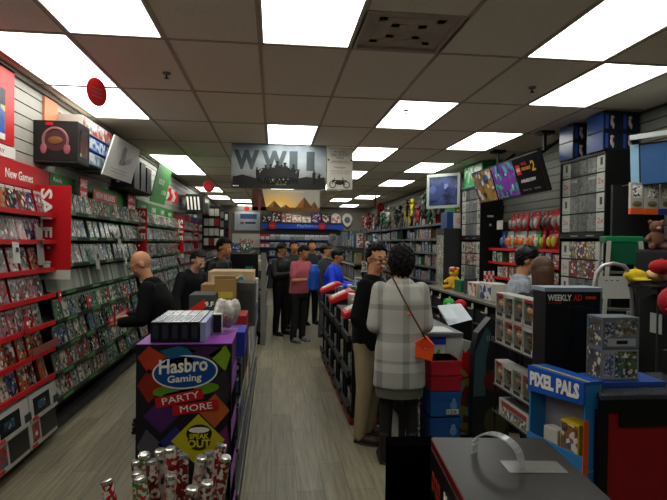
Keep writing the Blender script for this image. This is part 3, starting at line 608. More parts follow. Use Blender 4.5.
# energy drink style printed tubes standing in a bin in front of the display
t = thing('tube_bin', 'low dark bin full of printed candy tubes in front of the party display', 'bin', (-.42, 2.42, 0))
mb = MB(); mb.tube([(.19*math.cos(a), .13*math.sin(a), .52) for a in [2*PI*i/20 for i in range(21)]], .006, 6).build('rim', CHAR, t)
MB().loft([((0, 0, 0), .15, .11), ((0, 0, .02), .16, .12)]).build('base', BLACK, t)
for k in range(12):
    a = 2*PI*k/12; MB().tube([(.16*math.cos(a), .12*math.sin(a), .01), (.19*math.cos(a), .13*math.sin(a), .52)], .004, 6).build('wire', CHAR, t)
TL = mat('#b8b6b0', .25, metal=.8)
def tubep(i): return art(f'tube_print{i}', 30, objcol=False, c=('#b01c20', '#2c7a34', '#b8b4ac', '#7a1c1c')[i], dark=('#5a0c10', '#b01c20', '#9c1c20', '#181414')[i], white=.25, c2=('#d8d4cc', '#c8c4bc', '#28282c', '#b0aca4')[i])
TA = [tubep(i) for i in range(4)]
random.seed(5)
TUBES = [(-.62, 2.33, .74, 0), (-.56, 2.44, .76, 2), (-.535, 2.33, .755, 1), (-.49, 2.33, .755, 1), (-.44, 2.33, .75, 2), (-.54, 2.50, .8, 1), (-.475, 2.52, .8, 2), (-.50, 2.45, .77, 3), (-.41, 2.44, .84, 0), (-.385, 2.40, .80, 3), (-.345, 2.44, .80, 2), (-.36, 2.30, .73, 3), (-.31, 2.33, .74, 3), (-.29, 2.42, .8, 2), (-.245, 2.43, .8, 3), (-.30, 2.50, .81, 0), (-.42, 2.52, .77, 2)]
for k, (x, y, zt, c) in enumerate(TUBES):
    t = thing('candy_tube', f'{["red", "green and red", "white and red", "dark red and grey"][c]} printed candy tube with silver cap, {ORD[k]} in the bin', 'candy tube', (x, y, zt-.35), 0, 'printed candy tubes in the bin')
    ax = Vector(((x+.42)*.35+random.uniform(-.03, .03), random.uniform(-.06, .02), .30)); ax = ax.normalized()*.30; r = .025
    MB().cyl((0, 0, 0), ax, r, n=16).build('tube', TA[c], t, smooth=False); e = ax.normalized()
    MB().tube([ax, ax+e*.006, ax+e*.006, ax+e*.014, ax+e*.016], [r*1.05, r*1.05, r*.95, r*.95, r*.6], 16).build('silver_cap', TL, t)
# round red sign hanging from the ceiling near the game wall
def disc_sign(x, y, label, r=.11, lines=True, drop=.05):
    t = thing('round_sign', label, 'sign', (x, y, ZC), .5)
    MB().tube([(0, 0, 0), (0, 0, -drop)], .0015, 5).build('string', GREY, t)
    MB().cyl((0, .003, -drop-r), (0, -.003, -drop-r), r, n=36).build('disc', RED if r > .1 else mat('#c01a20', .4), t)
    if lines: 
        for k in range(3): MB().box(-r*.5, r*.5, -.005, -.003, -drop-r+.02-.03*k, -drop-r+.03-.03*k).build('text_line', PINK, t)
    return t
disc_sign(-1.39, 4.42, 'round red sign hanging from the ceiling beside the lamp over the headset box').rotation_euler = (0, 0, 1.15)
disc_sign(-1.25, 10.6, 'round red sign hanging in front of the far lamps over the game wall', .11, drop=.15)
disc_sign(2.9, 14.5, 'round red sign hanging over the far figure shelves', .13, drop=.2); disc_sign(2.5, 13.2, 'narrow red sign hanging just beside the round one over the far figure shelves', .13, drop=.12).rotation_euler = (0, 0, 1.2)
disc_sign(-.9, 18.2, 'tiny round red sign hanging close to the back wall', .09, drop=.12)
# ---------------------------------------------------------------- hanging banners
def banner_mat():
    M = bpy.data.materials.new('battle_sky'); M.use_nodes = True; n = M.node_tree.nodes; l = M.node_tree.links; b = n['Principled BSDF']; tc = n.new('ShaderNodeTexCoord'); s = n.new('ShaderNodeSeparateXYZ'); l.new(tc.outputs['Object'], s.inputs[0])
    no = n.new('ShaderNodeTexNoise'); no.inputs['Scale'].default_value = 5; no.inputs['Detail'].default_value = 5; l.new(tc.outputs['Object'], no.inputs[0])
    a = n.new('ShaderNodeMath'); a.operation = 'MULTIPLY_ADD'; a.inputs[1].default_value = .35; l.new(no.outputs['Fac'], a.inputs[0]); l.new(s.outputs[2], a.inputs[2])
    r = n.new('ShaderNodeValToRGB'); e = r.color_ramp.elements; e[0].position = .22; e[0].color = lin('#1c1c1a'); e[1].position = .8; e[1].color = lin('#66727e'); x = e.new(.36); x.color = lin('#8a8c8c'); x = e.new(.55); x.color = lin('#a3acb2'); l.new(a.outputs[0], r.inputs[0]); l.new(r.outputs[0], b.inputs['Base Color']); b.inputs['Roughness'].default_value = .45; return M
def cords(t, xs, h, top):
    for x in xs: MB().tube([(x, 0, h), (x, 0, top)], .0015, 5).build('cord', GREY, t)
t = thing('battle_banner', 'wide dark hanging banner reading WWII Call of Duty over a line of soldiers', 'banner', (-.57, 7.3, 2.42)); W, H = 1.27, .61
MB().box(0, W, -.004, .004, 0, H).build('cloth', banner_mat(), t); cords(t, (.03, W-.03), H, .6)
MB().box(0, W, -.006, -.004, 0, .015).build('hem', BLACK, t)
for k, ch in enumerate('WWII'):
    text(ch, t, (.03+(.0, .37, .74, .97)[k], -.004, .25), X, Z, (.34, .34, .11, .11)[k], .26, mat('#4a5258', .5, var=.3), bold=.06, name='banner_letter')
random.seed(8); SO = mat('#171615', .6)
for k in range(15):   # soldiers crouching, kneeling and standing, rifles raised
    x = .36+k*.044+random.uniform(-.015, .015) if k < 13 else (1.1, 1.17)[k-13]; s = (.7, .8, 1.0, .75, 1.1, .85, 1.3, 1.0, 1.2, .8, 1.05, .7, .6, .6, .5)[k]; mb = MB(); z = .13+random.uniform(0, .03); y_ = -.0062-.0001*k
    ln = random.uniform(-.02, .03)
    mb.ell((x+ln, y_, z+.15*s), (.014*s, .001, .017*s)).ell((x+ln, y_, z+.162*s), (.02*s, .001, .011*s)); mb.loft([((x, y_, z-.02), .034*s, .001), ((x+ln*.4, y_, z+.07*s), .036*s, .001), ((x+ln*.8, y_, z+.125*s), .024*s, .001), ((x+ln, y_, z+.14*s), .01*s, .001)], 8)
    a = random.uniform(-.2, 1.1); mb.slab((x-.02, y_, z+.08*s), (1, 0, a), (-a, 0, 1), .13*s, .008, .001); mb.cap((x+.02*s, y_, z+.11*s), (x+.05*s, y_, z+.09*s+.03*a), .008*s, .006*s, 6)
    for d in (-.6, .9): mb.cap((x, y_, z), (x+d*.03*s, y_, z-.07), .012*s, .009*s, 6)
    mb.build('soldier_figure', SO, t)
mb = MB(); mb.prism([(0.02, -.0065, .0), (0.02, -.0065, .15), (.15, -.0065, .18), (.3, -.0065, .14), (.5, -.0065, .13), (.8, -.0065, .12), (1.0, -.0065, .17), (1.15, -.0065, .15), (1.25, -.0065, .17), (1.25, -.0065, 0)], (0, .002, 0)).build('ground_picture', mat('#1c1a17', .6, var=.5, scale=20), t)
text('CALL OF DUTY', t, (.5, -.0085, .085), X, Z, .3, .05, mat('#a8a8a0', .5, var=0), bold=.02); text('WWII', t, (.58, -.0085, .045), X, Z, .14, .03, mat('#7c8a4c', .5, var=0))
MB().box(.02, .1, -.009, -.006, .02, .035).build('rating_mark', TXTW, t)
t = thing('motorcycle_banner', 'narrow pale hanging banner with Call of Duty lettering and a motorcycle picture', 'banner', (.71, 7.3, 2.42)); W, H = .35, .575
MB().box(0, W, -.004, .004, 0, H).build('cloth', mat('#cfcabe', .5), t); MB().box(0, W, -.005, .005, 0, .01).build('hem', CHAR, t)
cords(t, (.02, W-.02), H, .6)
for k, (wd, z, w_, h_, m) in enumerate((('PRE-ORDER', .53, .16, .02, DARK), ('CALL OF DUTY', .48, .25, .038, DARK), ('WWII', .445, .1, .025, DARK), ('AVAILABLE NOW', .4, .22, .022, DARK), ('Midnight', .31, .15, .03, mat('#7a2420', .5)), ('GET BONUS ITEMS', .27, .26, .016, GREY), ('WITH YOUR ORDER', .24, .24, .014, GREY))):
    text(wd, t, ((W-w_)/2, -.0045, z-.02), X, Z, w_, h_, m)
MB().box(.03, W-.03, -.005, -.004, .368, .372).build('rule', DARK, t); MB().box(.01, .03, -.006, -.004, .395, .42).build('band_end', DARK, t); MB().box(W-.03, W-.01, -.006, -.004, .395, .42).build('band_end', DARK, t)
mb = MB()
for x in (.08, .27): mb.tube([(x+.042*math.cos(a), -.008, .075+.042*math.sin(a)) for a in [2*PI*i/20 for i in range(21)]], .006, 6)
mb.ell((.175, -.008, .1), (.06, .004, .03)).slab((.07, -.006, .12), (1, 0, 0), Z, .2, .018, .004).slab((.08, -.006, .08), (.4, 0, 1), (-1, 0, .4), .09, .01, .004).slab((.25, -.006, .07), (-.3, 0, 1), (-1, 0, -.3), .11, .012, .004)
mb.build('motorcycle_picture', mat('#2a2620', .6), t)
# desert banner
t = thing('desert_banner', 'smaller golden banner with pyramids at sunset hanging below the battle banner', 'banner', (-.36, 9.0, 2.22)); W, H = 1.12, .36
def sun_mat():
    M = bpy.data.materials.new('sunset_print'); M.use_nodes = True; n = M.node_tree.nodes; l = M.node_tree.links; b = n['Principled BSDF']; tc = n.new('ShaderNodeTexCoord'); mp = n.new('ShaderNodeMapping'); mp.inputs['Location'].default_value = (-.62, 0, -.1); mp.inputs['Scale'].default_value = (1.6, 1, 2.6); l.new(tc.outputs['Object'], mp.inputs[0])
    g = n.new('ShaderNodeVectorMath'); g.operation = 'LENGTH'; l.new(mp.outputs[0], g.inputs[0]); r = n.new('ShaderNodeValToRGB'); e = r.color_ramp.elements; e[0].position = .05; e[0].color = lin('#fff0a0'); e[1].position = 1; e[1].color = lin('#9c958c'); x = e.new(.35); x.color = lin('#f0bc58'); x = e.new(.65); x.color = lin('#c8a878'); l.new(g.outputs['Value'], r.inputs[0]); l.new(r.outputs[0], b.inputs['Base Color']); return M
MB().box(0, W, -.004, .004, 0, H).build('cloth', sun_mat(), t); cords(t, (.02, W-.02), H, .8)
for x, h, w_, c in ((.86, .22, .17, '#8a5a1e'), (1.03, .15, .12, '#7a4c1a'), (.36, .15, .15, '#94682c'), (.55, .09, .12, '#a87830')):
    MB().prism([(x-w_, -.0055, .02), (min(x+w_, W-.005), -.0055, .02), (x, -.0055, .02+h)], (0, .001, 0)).build('pyramid_picture', mat(c, .5), t)
    MB().prism([(x-w_*.1, -.0068, .02), (min(x+w_, W-.005), -.0068, .02), (x, -.0068, .02+h)], (0, .001, 0)).build('pyramid_shade_print', mat('#5c3814', .5), t)
MB().box(0, W, -.008, -.004, 0, .06).build('sand_picture', mat('#6a4418', .6, var=.4), t); MB().prism([(0, -.008, 0), (.24, -.008, 0), (.16, -.008, H), (0, -.008, H)], (0, .002, 0)).build('rock_picture', mat('#4a2a14', .6, var=.5), t)
MB().prism([(.1, -.0095, .0), (.14, -.0095, 0), (.15, -.0095, .2), (.125, -.0095, .26), (.1, -.0095, .2)], (0, .001, 0)).build('pillar_picture', mat('#7a3a1c', .6), t)
MB().box(.45, .85, -.006, -.004, .315, .33).build('caption_strip', mat('#d8b868', .5), t)
# ---------------------------------------------------------------- stands along the aisle by the shoppers
def basket_stand(y, label, red=True):
    g = thing('basket_stand', label, 'display stand', (.72, y, 0)); 
    MB().box(0, .34, 0, .5, 0, .06).build('base', DRED, g, bevel=.01)
    for a in (.02, .46): MB().box(.02, .32, a, a+.03, .06, 1.0).build('side_panel', BLACK, g)
    for k, z in enumerate((.12, .45, .78)):
        MB().box(.0, .34, .03, .47, z, z+.012).build('shelf', CHAR, g); MB().prism([(-.02, .0, z-.01), (.0, 0, z-.01), (.0, 0, z+.06), (-.03, 0, z+.06)], (0, .5, 0)).build('shelf_front', DARK, g)
    if not red: MB().box(.0, .34, 0, .5, .98, 1.0).build('top_board', CHAR, g); return g
    tr = MB().prism([(-.05, 0.04, .98), (.24, 0.04, 1.08), (.24, 0.04, 1.14), (.18, 0.04, 1.15), (-.05, 0.04, 1.04)], (0, .3, 0)).build('top_tray', RED, g, bevel=.015)
    MB().slab((-.02, .1, 1.063), (1, 0, .47), (0, 1, 0), .17, .2, .004).build('tray_card', PALE, tr)
    return g
for i in range(5):
    y = 4.95+i*.62; basket_stand(y, f'low {["red-topped", "dark-topped"][i % 2]} basket stand beside the shoppers, {ORD[i]} from the khaki trousers', i % 2 == 0)
    if i % 2: packs((1.0, y+.45, 0), (1.0, y+.02, 0), 1.001, -PI/2, f'the dark top of the {ORD[i]} basket stand', 'boxes on the dark-topped stands', .14, d=.06, hs=(.1, .14, .18)); packs((.84, y+.45, 0), (.84, y+.02, 0), 1.001, -PI/2, f'the aisle edge of the {ORD[i]} basket stand', 'boxes on the dark-topped stands', .14, d=.06, hs=(.1, .14))
    for k, z in enumerate((.132, .462, .792)):
        for j in range(2):
            carton('snack_box', f'{["pale", "black", "grey", "white"][(i+j+k) % 4]} boxed item, {["near", "far"][j]} one on the {["bottom", "middle", "upper"][k]} shelf of the {ORD[i]} basket stand', 'boxed item', (.76, y+.06+.2*j, z), (.2, .16, .12+.02*((i+j) % 3)), [mat('#9a968c', .5), DARK, mat('#5c5e60', .5), PALE][(i+j+k) % 4], group='boxed items in the basket stands', side=ARTS[(i+j*2+k) % 4], bevel=0)
# dump table with leaflets, signed boxes below
t = thing('promo_table', 'grey-topped demo table with a PS4 panel behind the woman', 'table', (1.25, 4.52, 0)); a, b, h = .4, 1.15, .9
MB().box(-.06, a+.0, 0, b, h, h+.03).build('tabletop', mat('#54565a', .4), t); MB().box(0, a-.03, .03, b-.03, .0, h).build('body', CHAR, t)
MB().box(-.02, .25, .02, .03, .5, h).build('ps4_panel', mat('#b4b6b8', .4), t); MB().box(-.02, .25, .015, .02, h-.07, h).build('blue_band', mat('#1f3c94', .4), t)
text('PS', t, (.02, .012, .66), X, Z, .1, .12, mat('#1f58b4', .4, var=0), bold=.02); text('4', t, (.13, .012, .66), X, Z, .08, .13, mat('#5a9a2c', .4, var=0), bold=.03)
MB().box(.25, a-.0, .012, .03, .1, h).build('white_panel', mat('#a4a6a4', .4), t); MB().cyl((.31, .012, .72), (.31, .008, .72), .02, n=16).build('red_dot', RED, t)
for i, (x, y, w_, l_, c, lb) in enumerate(((1.3, 4.56, .28, .3, '#b4b6b4', 'white leaflet sheet at the near edge of the demo table'), (1.28, 4.95, .2, .3, '#8c8e8c', 'grey leaflet in the middle of the demo table'), (1.45, 5.3, .18, .25, '#a8aaa8', 'pale leaflet at the far end of the demo table'))):
    single(MB().box(0, w_, 0, l_, 0, .004), 'leaflet', mat(c, .4), lb, 'leaflet', (x, y, .932), .1*i)
t = thing('paper_stack', 'fan of white papers rising behind the demo table', 'papers', (1.66, 4.95, .93))
for k in range(5): MB().slab((0, .02*k, .012*k), (1, 0, .25-.04*k), (0, 1, .35), .24, .3, .002).build('sheet', mat('#a8b0b8', .4), t)
for i, (z, h_, c, lb, wd) in enumerate(((.10, .2, '#1c4a8a', 'lowest blue carton below the PS4 panel', 1), (.31, .2, '#205494', 'upper blue carton with a price card', 1), (.515, .12, '#a01c2c', 'lower red carton on the blue ones', 0), (.64, .12, '#aa2030', 'topmost red carton beside the woman', 0))):
    t = carton('shoe_carton', lb, 'carton', (1.27, 4.2, z), (.25, .3, h_), mat(c, .45), group=None, bevel=.005)
    MB().box(-.004, .254, -.004, .3, h_*.72, h_).build('lid', mat(c, .4, var=.2), t)
    if wd: MB().ell((.19, -.004, h_*.45), (.03, .004, .035)).ell((.19, -.004, h_*.45+.04), (.018, .004, .018)).build('figure_mark', mat('#5c84b0', .5), t)
    if i == 1: MB().box(.13, .23, -.008, -.004, .02, .06).build('price_card', PALE, t); text('129', t, (.14, -.0085, .028), X, Z, .07, .024, DARK)
single(MB().box(0, .26, 0, .3, 0, .098), 'pallet_base', BLACK, 'black base under the blue cartons', 'base', (1.265, 4.2, 0))
carton('white_print_box', 'black and white printed box standing between the woman\'s boots and the blue cartons', 'box', (1.08, 4.3, 0), (.14, .2, .62), BLACK, face=art('bwp', 24, objcol=False, c='#9a9a94', white=.4, c2='#222222'))
# bright cartoon-style standee and the dark arched one
t = thing('colour_standee', 'tall narrow standee printed in red, green and yellow beside the cartons', 'standee', (1.54, 4.36, .0))
SM = art('standee_print', 5, objcol=False, c='#a02424', c2='#b0a030', light='#8ab0b0', dark='#3c6a4c', white=.3)
MB().prism([(0, 0, .1), (.2, 0, .1), (.2, 0, .86), (.06, 0, .9), (.0, 0, .72)], (0, .06, 0)).build('board', mat('#8a8c84', .4), t); MB().prism([(.005, -.002, .11), (.195, -.002, .11), (.195, -.002, .8), (.1, -.002, .84), (.01, -.002, .66)], (0, .002, 0)).build('picture', SM, t)
MB().prism([(.03, -.004, .68), (.19, -.004, .5), (.19, -.004, .62), (.05, -.004, .82)], (0, .002, 0)).build('red_sash', RED, t); MB().box(.0, .2, 0, .1, 0, .1).build('foot', CHAR, t)
t = thing('dark_standee', 'arched dark standee reading Sun Moon between the colour standee and the figure boxes', 'standee', (1.585, 4.1, 0))
q = [(0, 0, .0), (.3, 0, .0), (.3, 0, 1.0)]+[(.3-.3*math.sin(a)*.55, 0, 1.0+.12*math.sin(a)) for a in (.4, .8, 1.2, 1.57)]+[(.1, 0, 1.08), (.03, 0, 1.0), (0, 0, .85)]
MB().prism(q, (0, .1, 0)).build('board', mat('#15181b', .35), t); MB().prism([(0, -.002, .5), (.01, -.002, .85), (.1, -.002, 1.05), (.14, -.002, 1.0), (.1, -.002, .8), (.1, -.002, .5)], (0, .002, 0)).build('teal_edge_print', mat('#2c4248', .35), t)
for wd, x, z, w_, h_ in (('SUN', .1, .94, .08, .04), ('MOON', .19, .94, .095, .04)): text(wd, t, (x, -.003, z), X, Z, w_, h_, GREY)
MB().ell((.18, -.002, .62), (.1, .003, .09)).build('red_glow_print', mat('#4a1418', .4), t); MB().ell((.19, -.002, .3), (.1, .003, .12)).build('olive_print', mat('#33301c', .4), t)
# ================================================================ the counter side
def cabinet(x, y0, y1, label, top=2.63, green=False):
    """tall locked game cabinet; glazed front faces the aisle"""
    t = thing('game_cabinet', label, 'cabinet', (x, y0, 0)); L = y1-y0; D = XR-.03-x
    MB().box(.06, D, 0, L, 0, .09).build('plinth', BLACK, t)
    MB().box(.0, D, 0, .02, .09, top).build('side_panel', BLACK, t); MB().box(.0, D, L-.02, L, .09, top).build('side_panel', BLACK, t)
    MB().box(.0, D, .02, L-.02, top-.02, top).build('top_board', BLACK, t); MB().box(D-.02, D, .02, L-.02, .09, top-.02).build('back_board', BLACK, t)
    rows = [(2.63-.195*(k+1), .185) for k in range(4)]+[(1.76-.195*(k+1), .185) for k in range(8)]
    n = 5; cw = (L-.04)/n
    for k, (z, h) in enumerate(rows):
        MB().box(.01, D-.02, .02, L-.02, z-.008, z).build('shelf', CHAR, t)
        for j in range(n):
            edge = j in (0, n-1); yy = .02+j*cw
            m = mat('#a8a8a2', .35) if edge else (CABA[(k*3+j) % len(CABA)] if k < 4 or k > 5 else CABW[(k+j) % 2])
            c = MB().box(.006, .03, yy+.004, yy+cw-.004, z+.003, z+h-.004).build('display_card', m, t)
            if edge: (MB().box(.004, .006, yy+cw*.35, yy+cw*.6, z+h*.35, z+h*.75).build('icon_print', mat('#30302e', .5), c) if k % 2 == 0 else text('2x', c, (.006, yy+cw*.8, z+h*.42), -Y, Z, cw*.6, h*.3, mat('#a0303a', .5, var=0))); MB().box(.004, .006, yy+cw*.2, yy+cw*.8, z+h*.12, z+h*.17).build('text_line', GREY, c)
            if k % 3 == 1 and not edge and j != 2: MB().box(.004, .006, yy+.02, yy+cw-.02, z+h*.72, z+h*.86).build('title_print', mat('#a09a90', .5), c)
    for yy in (.0, L-.016): MB().box(-.012, .0, yy, yy+.016, .09, top).build('door_stile', BLACK, t)
    for z in (1.78, .09, top-.03): MB().box(-.012, 0, 0, L, z, z+.055 if z == 1.78 else z+.03).build('door_rail', BLACK, t)
    for z in (.2, .55): MB().box(-.016, -.012, L*z, L*z+.14, 1.8, 1.81).build('lock_bar', STEEL, t)
    MB().box(.1, .2, -.003, 0, top-.5, top-.47).build('label_plate', PALE, t); MB().cyl((.15, 0, top-.62), (.15, -.004, top-.62), .02, n=14).build('round_label', PALE, t)
    return t
CABA = [art('cab%d' % i, s, objcol=False, c=c, white=w_, dark=d, light='#80807a', c2='#5a5c58') for i, (s, c, w_, d) in enumerate(((24, '#626462', .06, '#3c3e3d'), (14, '#6c6e6c', .04, '#4a4c4b'), (30, '#70726e', .12, '#404140'), (10, '#5a5c5a', .02, '#3a3c3b')))]
CABW = [art('cabw%d' % i, 20, objcol=False, c=c, white=.2, dark='#3a1e20') for i, c in enumerate(('#7a3c34', '#8a7a50'))]
cabinet(3.18, 4.87, 5.7, 'tall black locked cabinet of grey games with blue boxes on top')
cabinet(3.18, 8.02, 8.9, 'farther tall black locked cabinet of games, topped by a green crate')
for i, (y, k, z) in enumerate(((4.89, 0, 0), (4.89, 0, 1), (4.89, 1, 0), (4.89, 1, 1), (5.42, 0, 0), (5.42, 0, 1), (5.42, 1, 0), (5.42, 1, 1))):
    t = thing('console_carton', f'dark blue console carton, {["bottom", "top"][z]} one {["at the aisle edge", "against the wall"][k]} of the {["near", "far"][i//4]} stack', 'console box', (3.15+.185*k, y, 2.632+.188*z), 0, 'blue console cartons on the cabinet')
    MB().box(0, .178, 0, .28, 0, .185).build('carton', mat('#101622', .35), t, bevel=.003); MB().box(-.0015, 0, .008, .272, .008, .177).build('blue_side', mat('#1c3c7c', .25, var=.3, scale=3), t)
    MB().ell((.09, -.001, .13), (.02, .003, .016)).ell((.085, -.001, .085), (.014, .003, .04)).ell((.1, -.001, .05), (.012, .003, .03)).build('figure_print', mat('#a89890', .4), t); MB().box(.02, .05, -.002, 0, .02, .16).build('blue_strip', mat('#24408c', .4), t)
carton('green_crate', 'bright green plastic crate topping the farther cabinet', 'crate', (3.2, 8.05, 2.632), (.3, .8, .36), mat('#2c8a44', .4), face=mat('#1f6a38', .4), side=art('grc', 6, objcol=False, c='#46b060', white=.35, dark='#1f7a3c', light='#a8d8b0'))
# three hanging poster screens on pipes
for i, (y, ds, lb) in enumerate(((6.93, 'warm', 'first of the three hanging screens, gold and blue battle picture, farthest from the camera'), (6.25, 'cool', 'middle hanging screen with a purple, teal and green character picture'), (5.62, 'black', 'black hanging screen reading Available Now with yellow and red title'))):
    t = thing('hanging_screen', lb, 'screen', (2.86, y, 2.3)); w_, h = .67, .46; u = Vector((-.14, 0, .44)).normalized()
    def P2(s, v, dn=.0): return Vector((.13, w_-s, 0))+u*v+(Vector((0, -1, 0)).cross(u))*dn
    r_ = Vector((0, -1, 0))
    MB().slab(P2(0, 0), r_, u, w_, h, .05).build('housing', BLACK, t, bevel=.004)
    A = [art('lego_a', 7, objcol=False, c='#a8803c', c2='#3c5aa8', dark='#2a2018', white=.12), art('lego_b', 7, objcol=False, c='#7a3ca0', c2='#2ca890', dark='#141a4c', white=.14, light='#a8c8c8'), mat('#0c0c0e', .25)][i]
    MB().slab(P2(.015, .015, .002), r_, u, w_-.03, h-.03, .002).build('display', A, t)
    if i == 2:
        MB().slab(P2(.08, .25, .005), r_, u, .11, .12, .002).build('red_logo', mat('#c01c1c', .4), t); text('LEGO', t, P2(.09, .29, .006), r_, u, .09, .04, TXTW, bold=.03)
        text('MARVEL', t, P2(.24, .35, .004), r_, u, .13, .035, mat('#c02020', .4, var=0), bold=.02); text('SUPER HEROES', t, P2(.22, .29, .004), r_, u, .22, .04, mat('#d89a20', .4, var=0), bold=.02); text('2', t, P2(.46, .26, .004), r_, u, .09, .12, mat('#d8b020', .4, var=0), bold=.03)
        text('AVAILABLE NOW', t, P2(.13, .15, .004), r_, u, .36, .04, TXTW, bold=.02); text('XBOX  PS4', t, P2(.12, .05, .004), r_, u, .2, .02, GREY); text('SWITCH', t, P2(.4, .05, .004), r_, u, .14, .02, GREY)
    if i != 1:
        MB().tube([(.1, .33, .42), (.25, .33, .5), (.25, .33, .72)], .022, 10).build('pole', BLACK, t); MB().box(.17, .33, .25, .41, .69, .72).build('ceiling_plate', BLACK, t)
        MB().tube([(.2, .33, .46), (.55, .45, .7)], .016, 8).build('brace', BLACK, t)
# television with pale frame, tilted, screen bluish
def tv(nm, label, P0, P1, h, tilt, fm, sm, glow_=None, bez=.05):
    P0 = Vector(P0); P1 = Vector(P1); r_ = (P1-P0); w_ = r_.length; r_.normalize(); n_ = r_.cross(Z).normalized(); u = (Z+n_*tilt).normalized()
    t = thing(nm, label, 'television', P0)
    MB().slab((0, 0, 0), r_, u, w_, h, .06).build('frame', fm, t, bevel=.006); n2 = r_.cross(u)
    MB().slab(r_*bez+u*bez+n2*.003, r_, u, w_-2*bez, h-2*bez, .003).build('display', sm, t)
    MB().tube([r_*(w_/2)+u*(h*.6)-n2*.05, r_*(w_/2)+u*(h*.7)-n2*.35], .02, 8).build('wall_arm', CHAR, t); return t, r_, u, n2
SCR = art('tv_picture', 5, objcol=False, c='#2a3560', c2='#3c4880', dark='#12182c', white=.05, light='#5c6aa0', rough=.15, glow=.12)
t, r_, u, n2 = tv('television', 'pale framed television showing a dark blue picture above the figure shelves', (2.68, 9.3, 2.32), (3.17, 8.95, 2.34), .6, .0, mat('#9aa29c', .4), SCR)
BLS = mat('#3a5c8c', .3, name='blue_screen')
t, r_, u, n2 = tv('television', 'large tilted television with a plain blue screen and white top edge', (3.12, 4.32, 2.22), (3.5, 3.87, 2.24), .36, .15, mat('#16181c', .4), BLS, bez=.015)
MB().slab(u*.4-r_*.05+n2*.06, r_, u, .7, .04, .12).build('white_top', mat('#b0b4b4', .4), t); MB().slab(r_*-.07+n2*-.02, r_, u, .07, .36, .02).build('light_side_board', mat('#8ab0cc', .4), t)
# ---------------------------------------------------------------- wall of accessories between the cabinets
w_ = thing('wall_fixture', 'black wall fixture with red shelf edges between the two game cabinets', 'shelving', (3.3, 5.74, .1)); L = 2.24
MB().box(.18, .2, 0, L, 0, 1.95).build('back_panel', BLACK, w_)
for z in (1.54, 1.34, 1.12, .85, .55): s_ = MB().box(0, .18, 0, L, z-.012, z).build('shelf', CHAR, w_); MB().box(-.008, 0, 0, L, z-.02, z+.018).build('shelf_lip', RED, s_)
for s in (0, L-.03): MB().box(.15, .2, s, s+.03, 0, 1.95).build('upright', BLACK, w_)
random.seed(31)
bagm = {}
def bag(c, c2, w=.13, h=.24):
    mb = MB().box(-w/2, w/2, 0, .012, h*.75, h, 0); mb.loft([((0, 0, 0), w/2, .012), ((0, -.01, h*.3), w/2, .035), ((0, 0, h*.75), w/2, .01)], 12, 0); mb.ell((0, -.028, h*.38), (w*.36, .03, h*.27), 10, 8, 1); mb.tube([(0, .03, h*.9), (0, -.01, h*.9)], .004, 6, 2)
    return mb.mesh('hanging_pack', [mat(c, .25), mat(c2, .22, var=.4, scale=40), STEEL])
BG = [bag('#9c1a20', '#8a8684'), bag('#8c161c', '#a8a4a2'), bag('#7c1016', '#4a4444')]; BG2 = [bag('#1c3c8a', '#98a4b8'), bag('#22407c', '#4a5a7c'), bag('#a8a49a', '#c06020'), bag('#3c7a3c', '#b0b0a0')]; BG3 = [bag('#a01c20', '#a8a830'), bag('#9c1a1c', '#1c1c1c')]
def hang(meshes, names, y0, y1, x, z, step, what, group, ry=-PI/2):
    y = y1; k = 0
    while y > y0:
        i = random.randrange(len(meshes)); o = bpy.data.objects.new('hanging_pack', meshes[i]); col.objects.link(o); o.location = (x+random.uniform(-.02, .02), y, z+random.uniform(-.008, .008)); o.rotation_euler = (0, 0, ry+random.uniform(-.12, .12))
        tag(o, f'{names[i]} hanging pack, {ORD[k]} from the far end of {what}', 'hanging pack', group); k += 1; y -= step
hang(BG, ['red and grey', 'red and silver', 'dark red'], 5.8, 7.3, 3.36, 1.9, .15, 'the top red row', 'red packs on the top hooks')
hang(BG2, ['blue and white', 'dark blue', 'white and orange', 'green and white'], 6.5, 7.6, 3.38, 1.66, .13, 'the blue hook row', 'packs on the second hooks')
hang(BG3, ['red and yellow', 'red and black'], 5.8, 6.45, 3.38, 1.66, .15, 'the yellow pack row', 'packs on the second hooks by the nearer cabinet')
for zi, z in enumerate((1.445, 1.225, .955, .655)):
    packs((3.31, 7.9, 0), (3.31, 5.78, 0), z, -PI/2, f'the {["second", "third", "fourth", "fifth"][zi]} red-edged shelf between the cabinets', 'boxes between the cabinets', .2, hs=(.15, .17) if zi < 2 else (.2, .22), d=.14, name='accessory_box', cat='accessory box')
single(MB().box(0, .006, 0, .2, 0, .13), 'price_notice', PALE, 'white notice card beside the red hanging packs', 'sign', (3.3, 7.5, 1.93)); 
# side display beyond: black column with white tag
single(MB().box(0, .16, 0, .45, 0, 2.1), 'black_column', BLACK, 'plain black column next to the farther cabinet', 'column', (3.34, 7.56-.03, 0)) if False else None
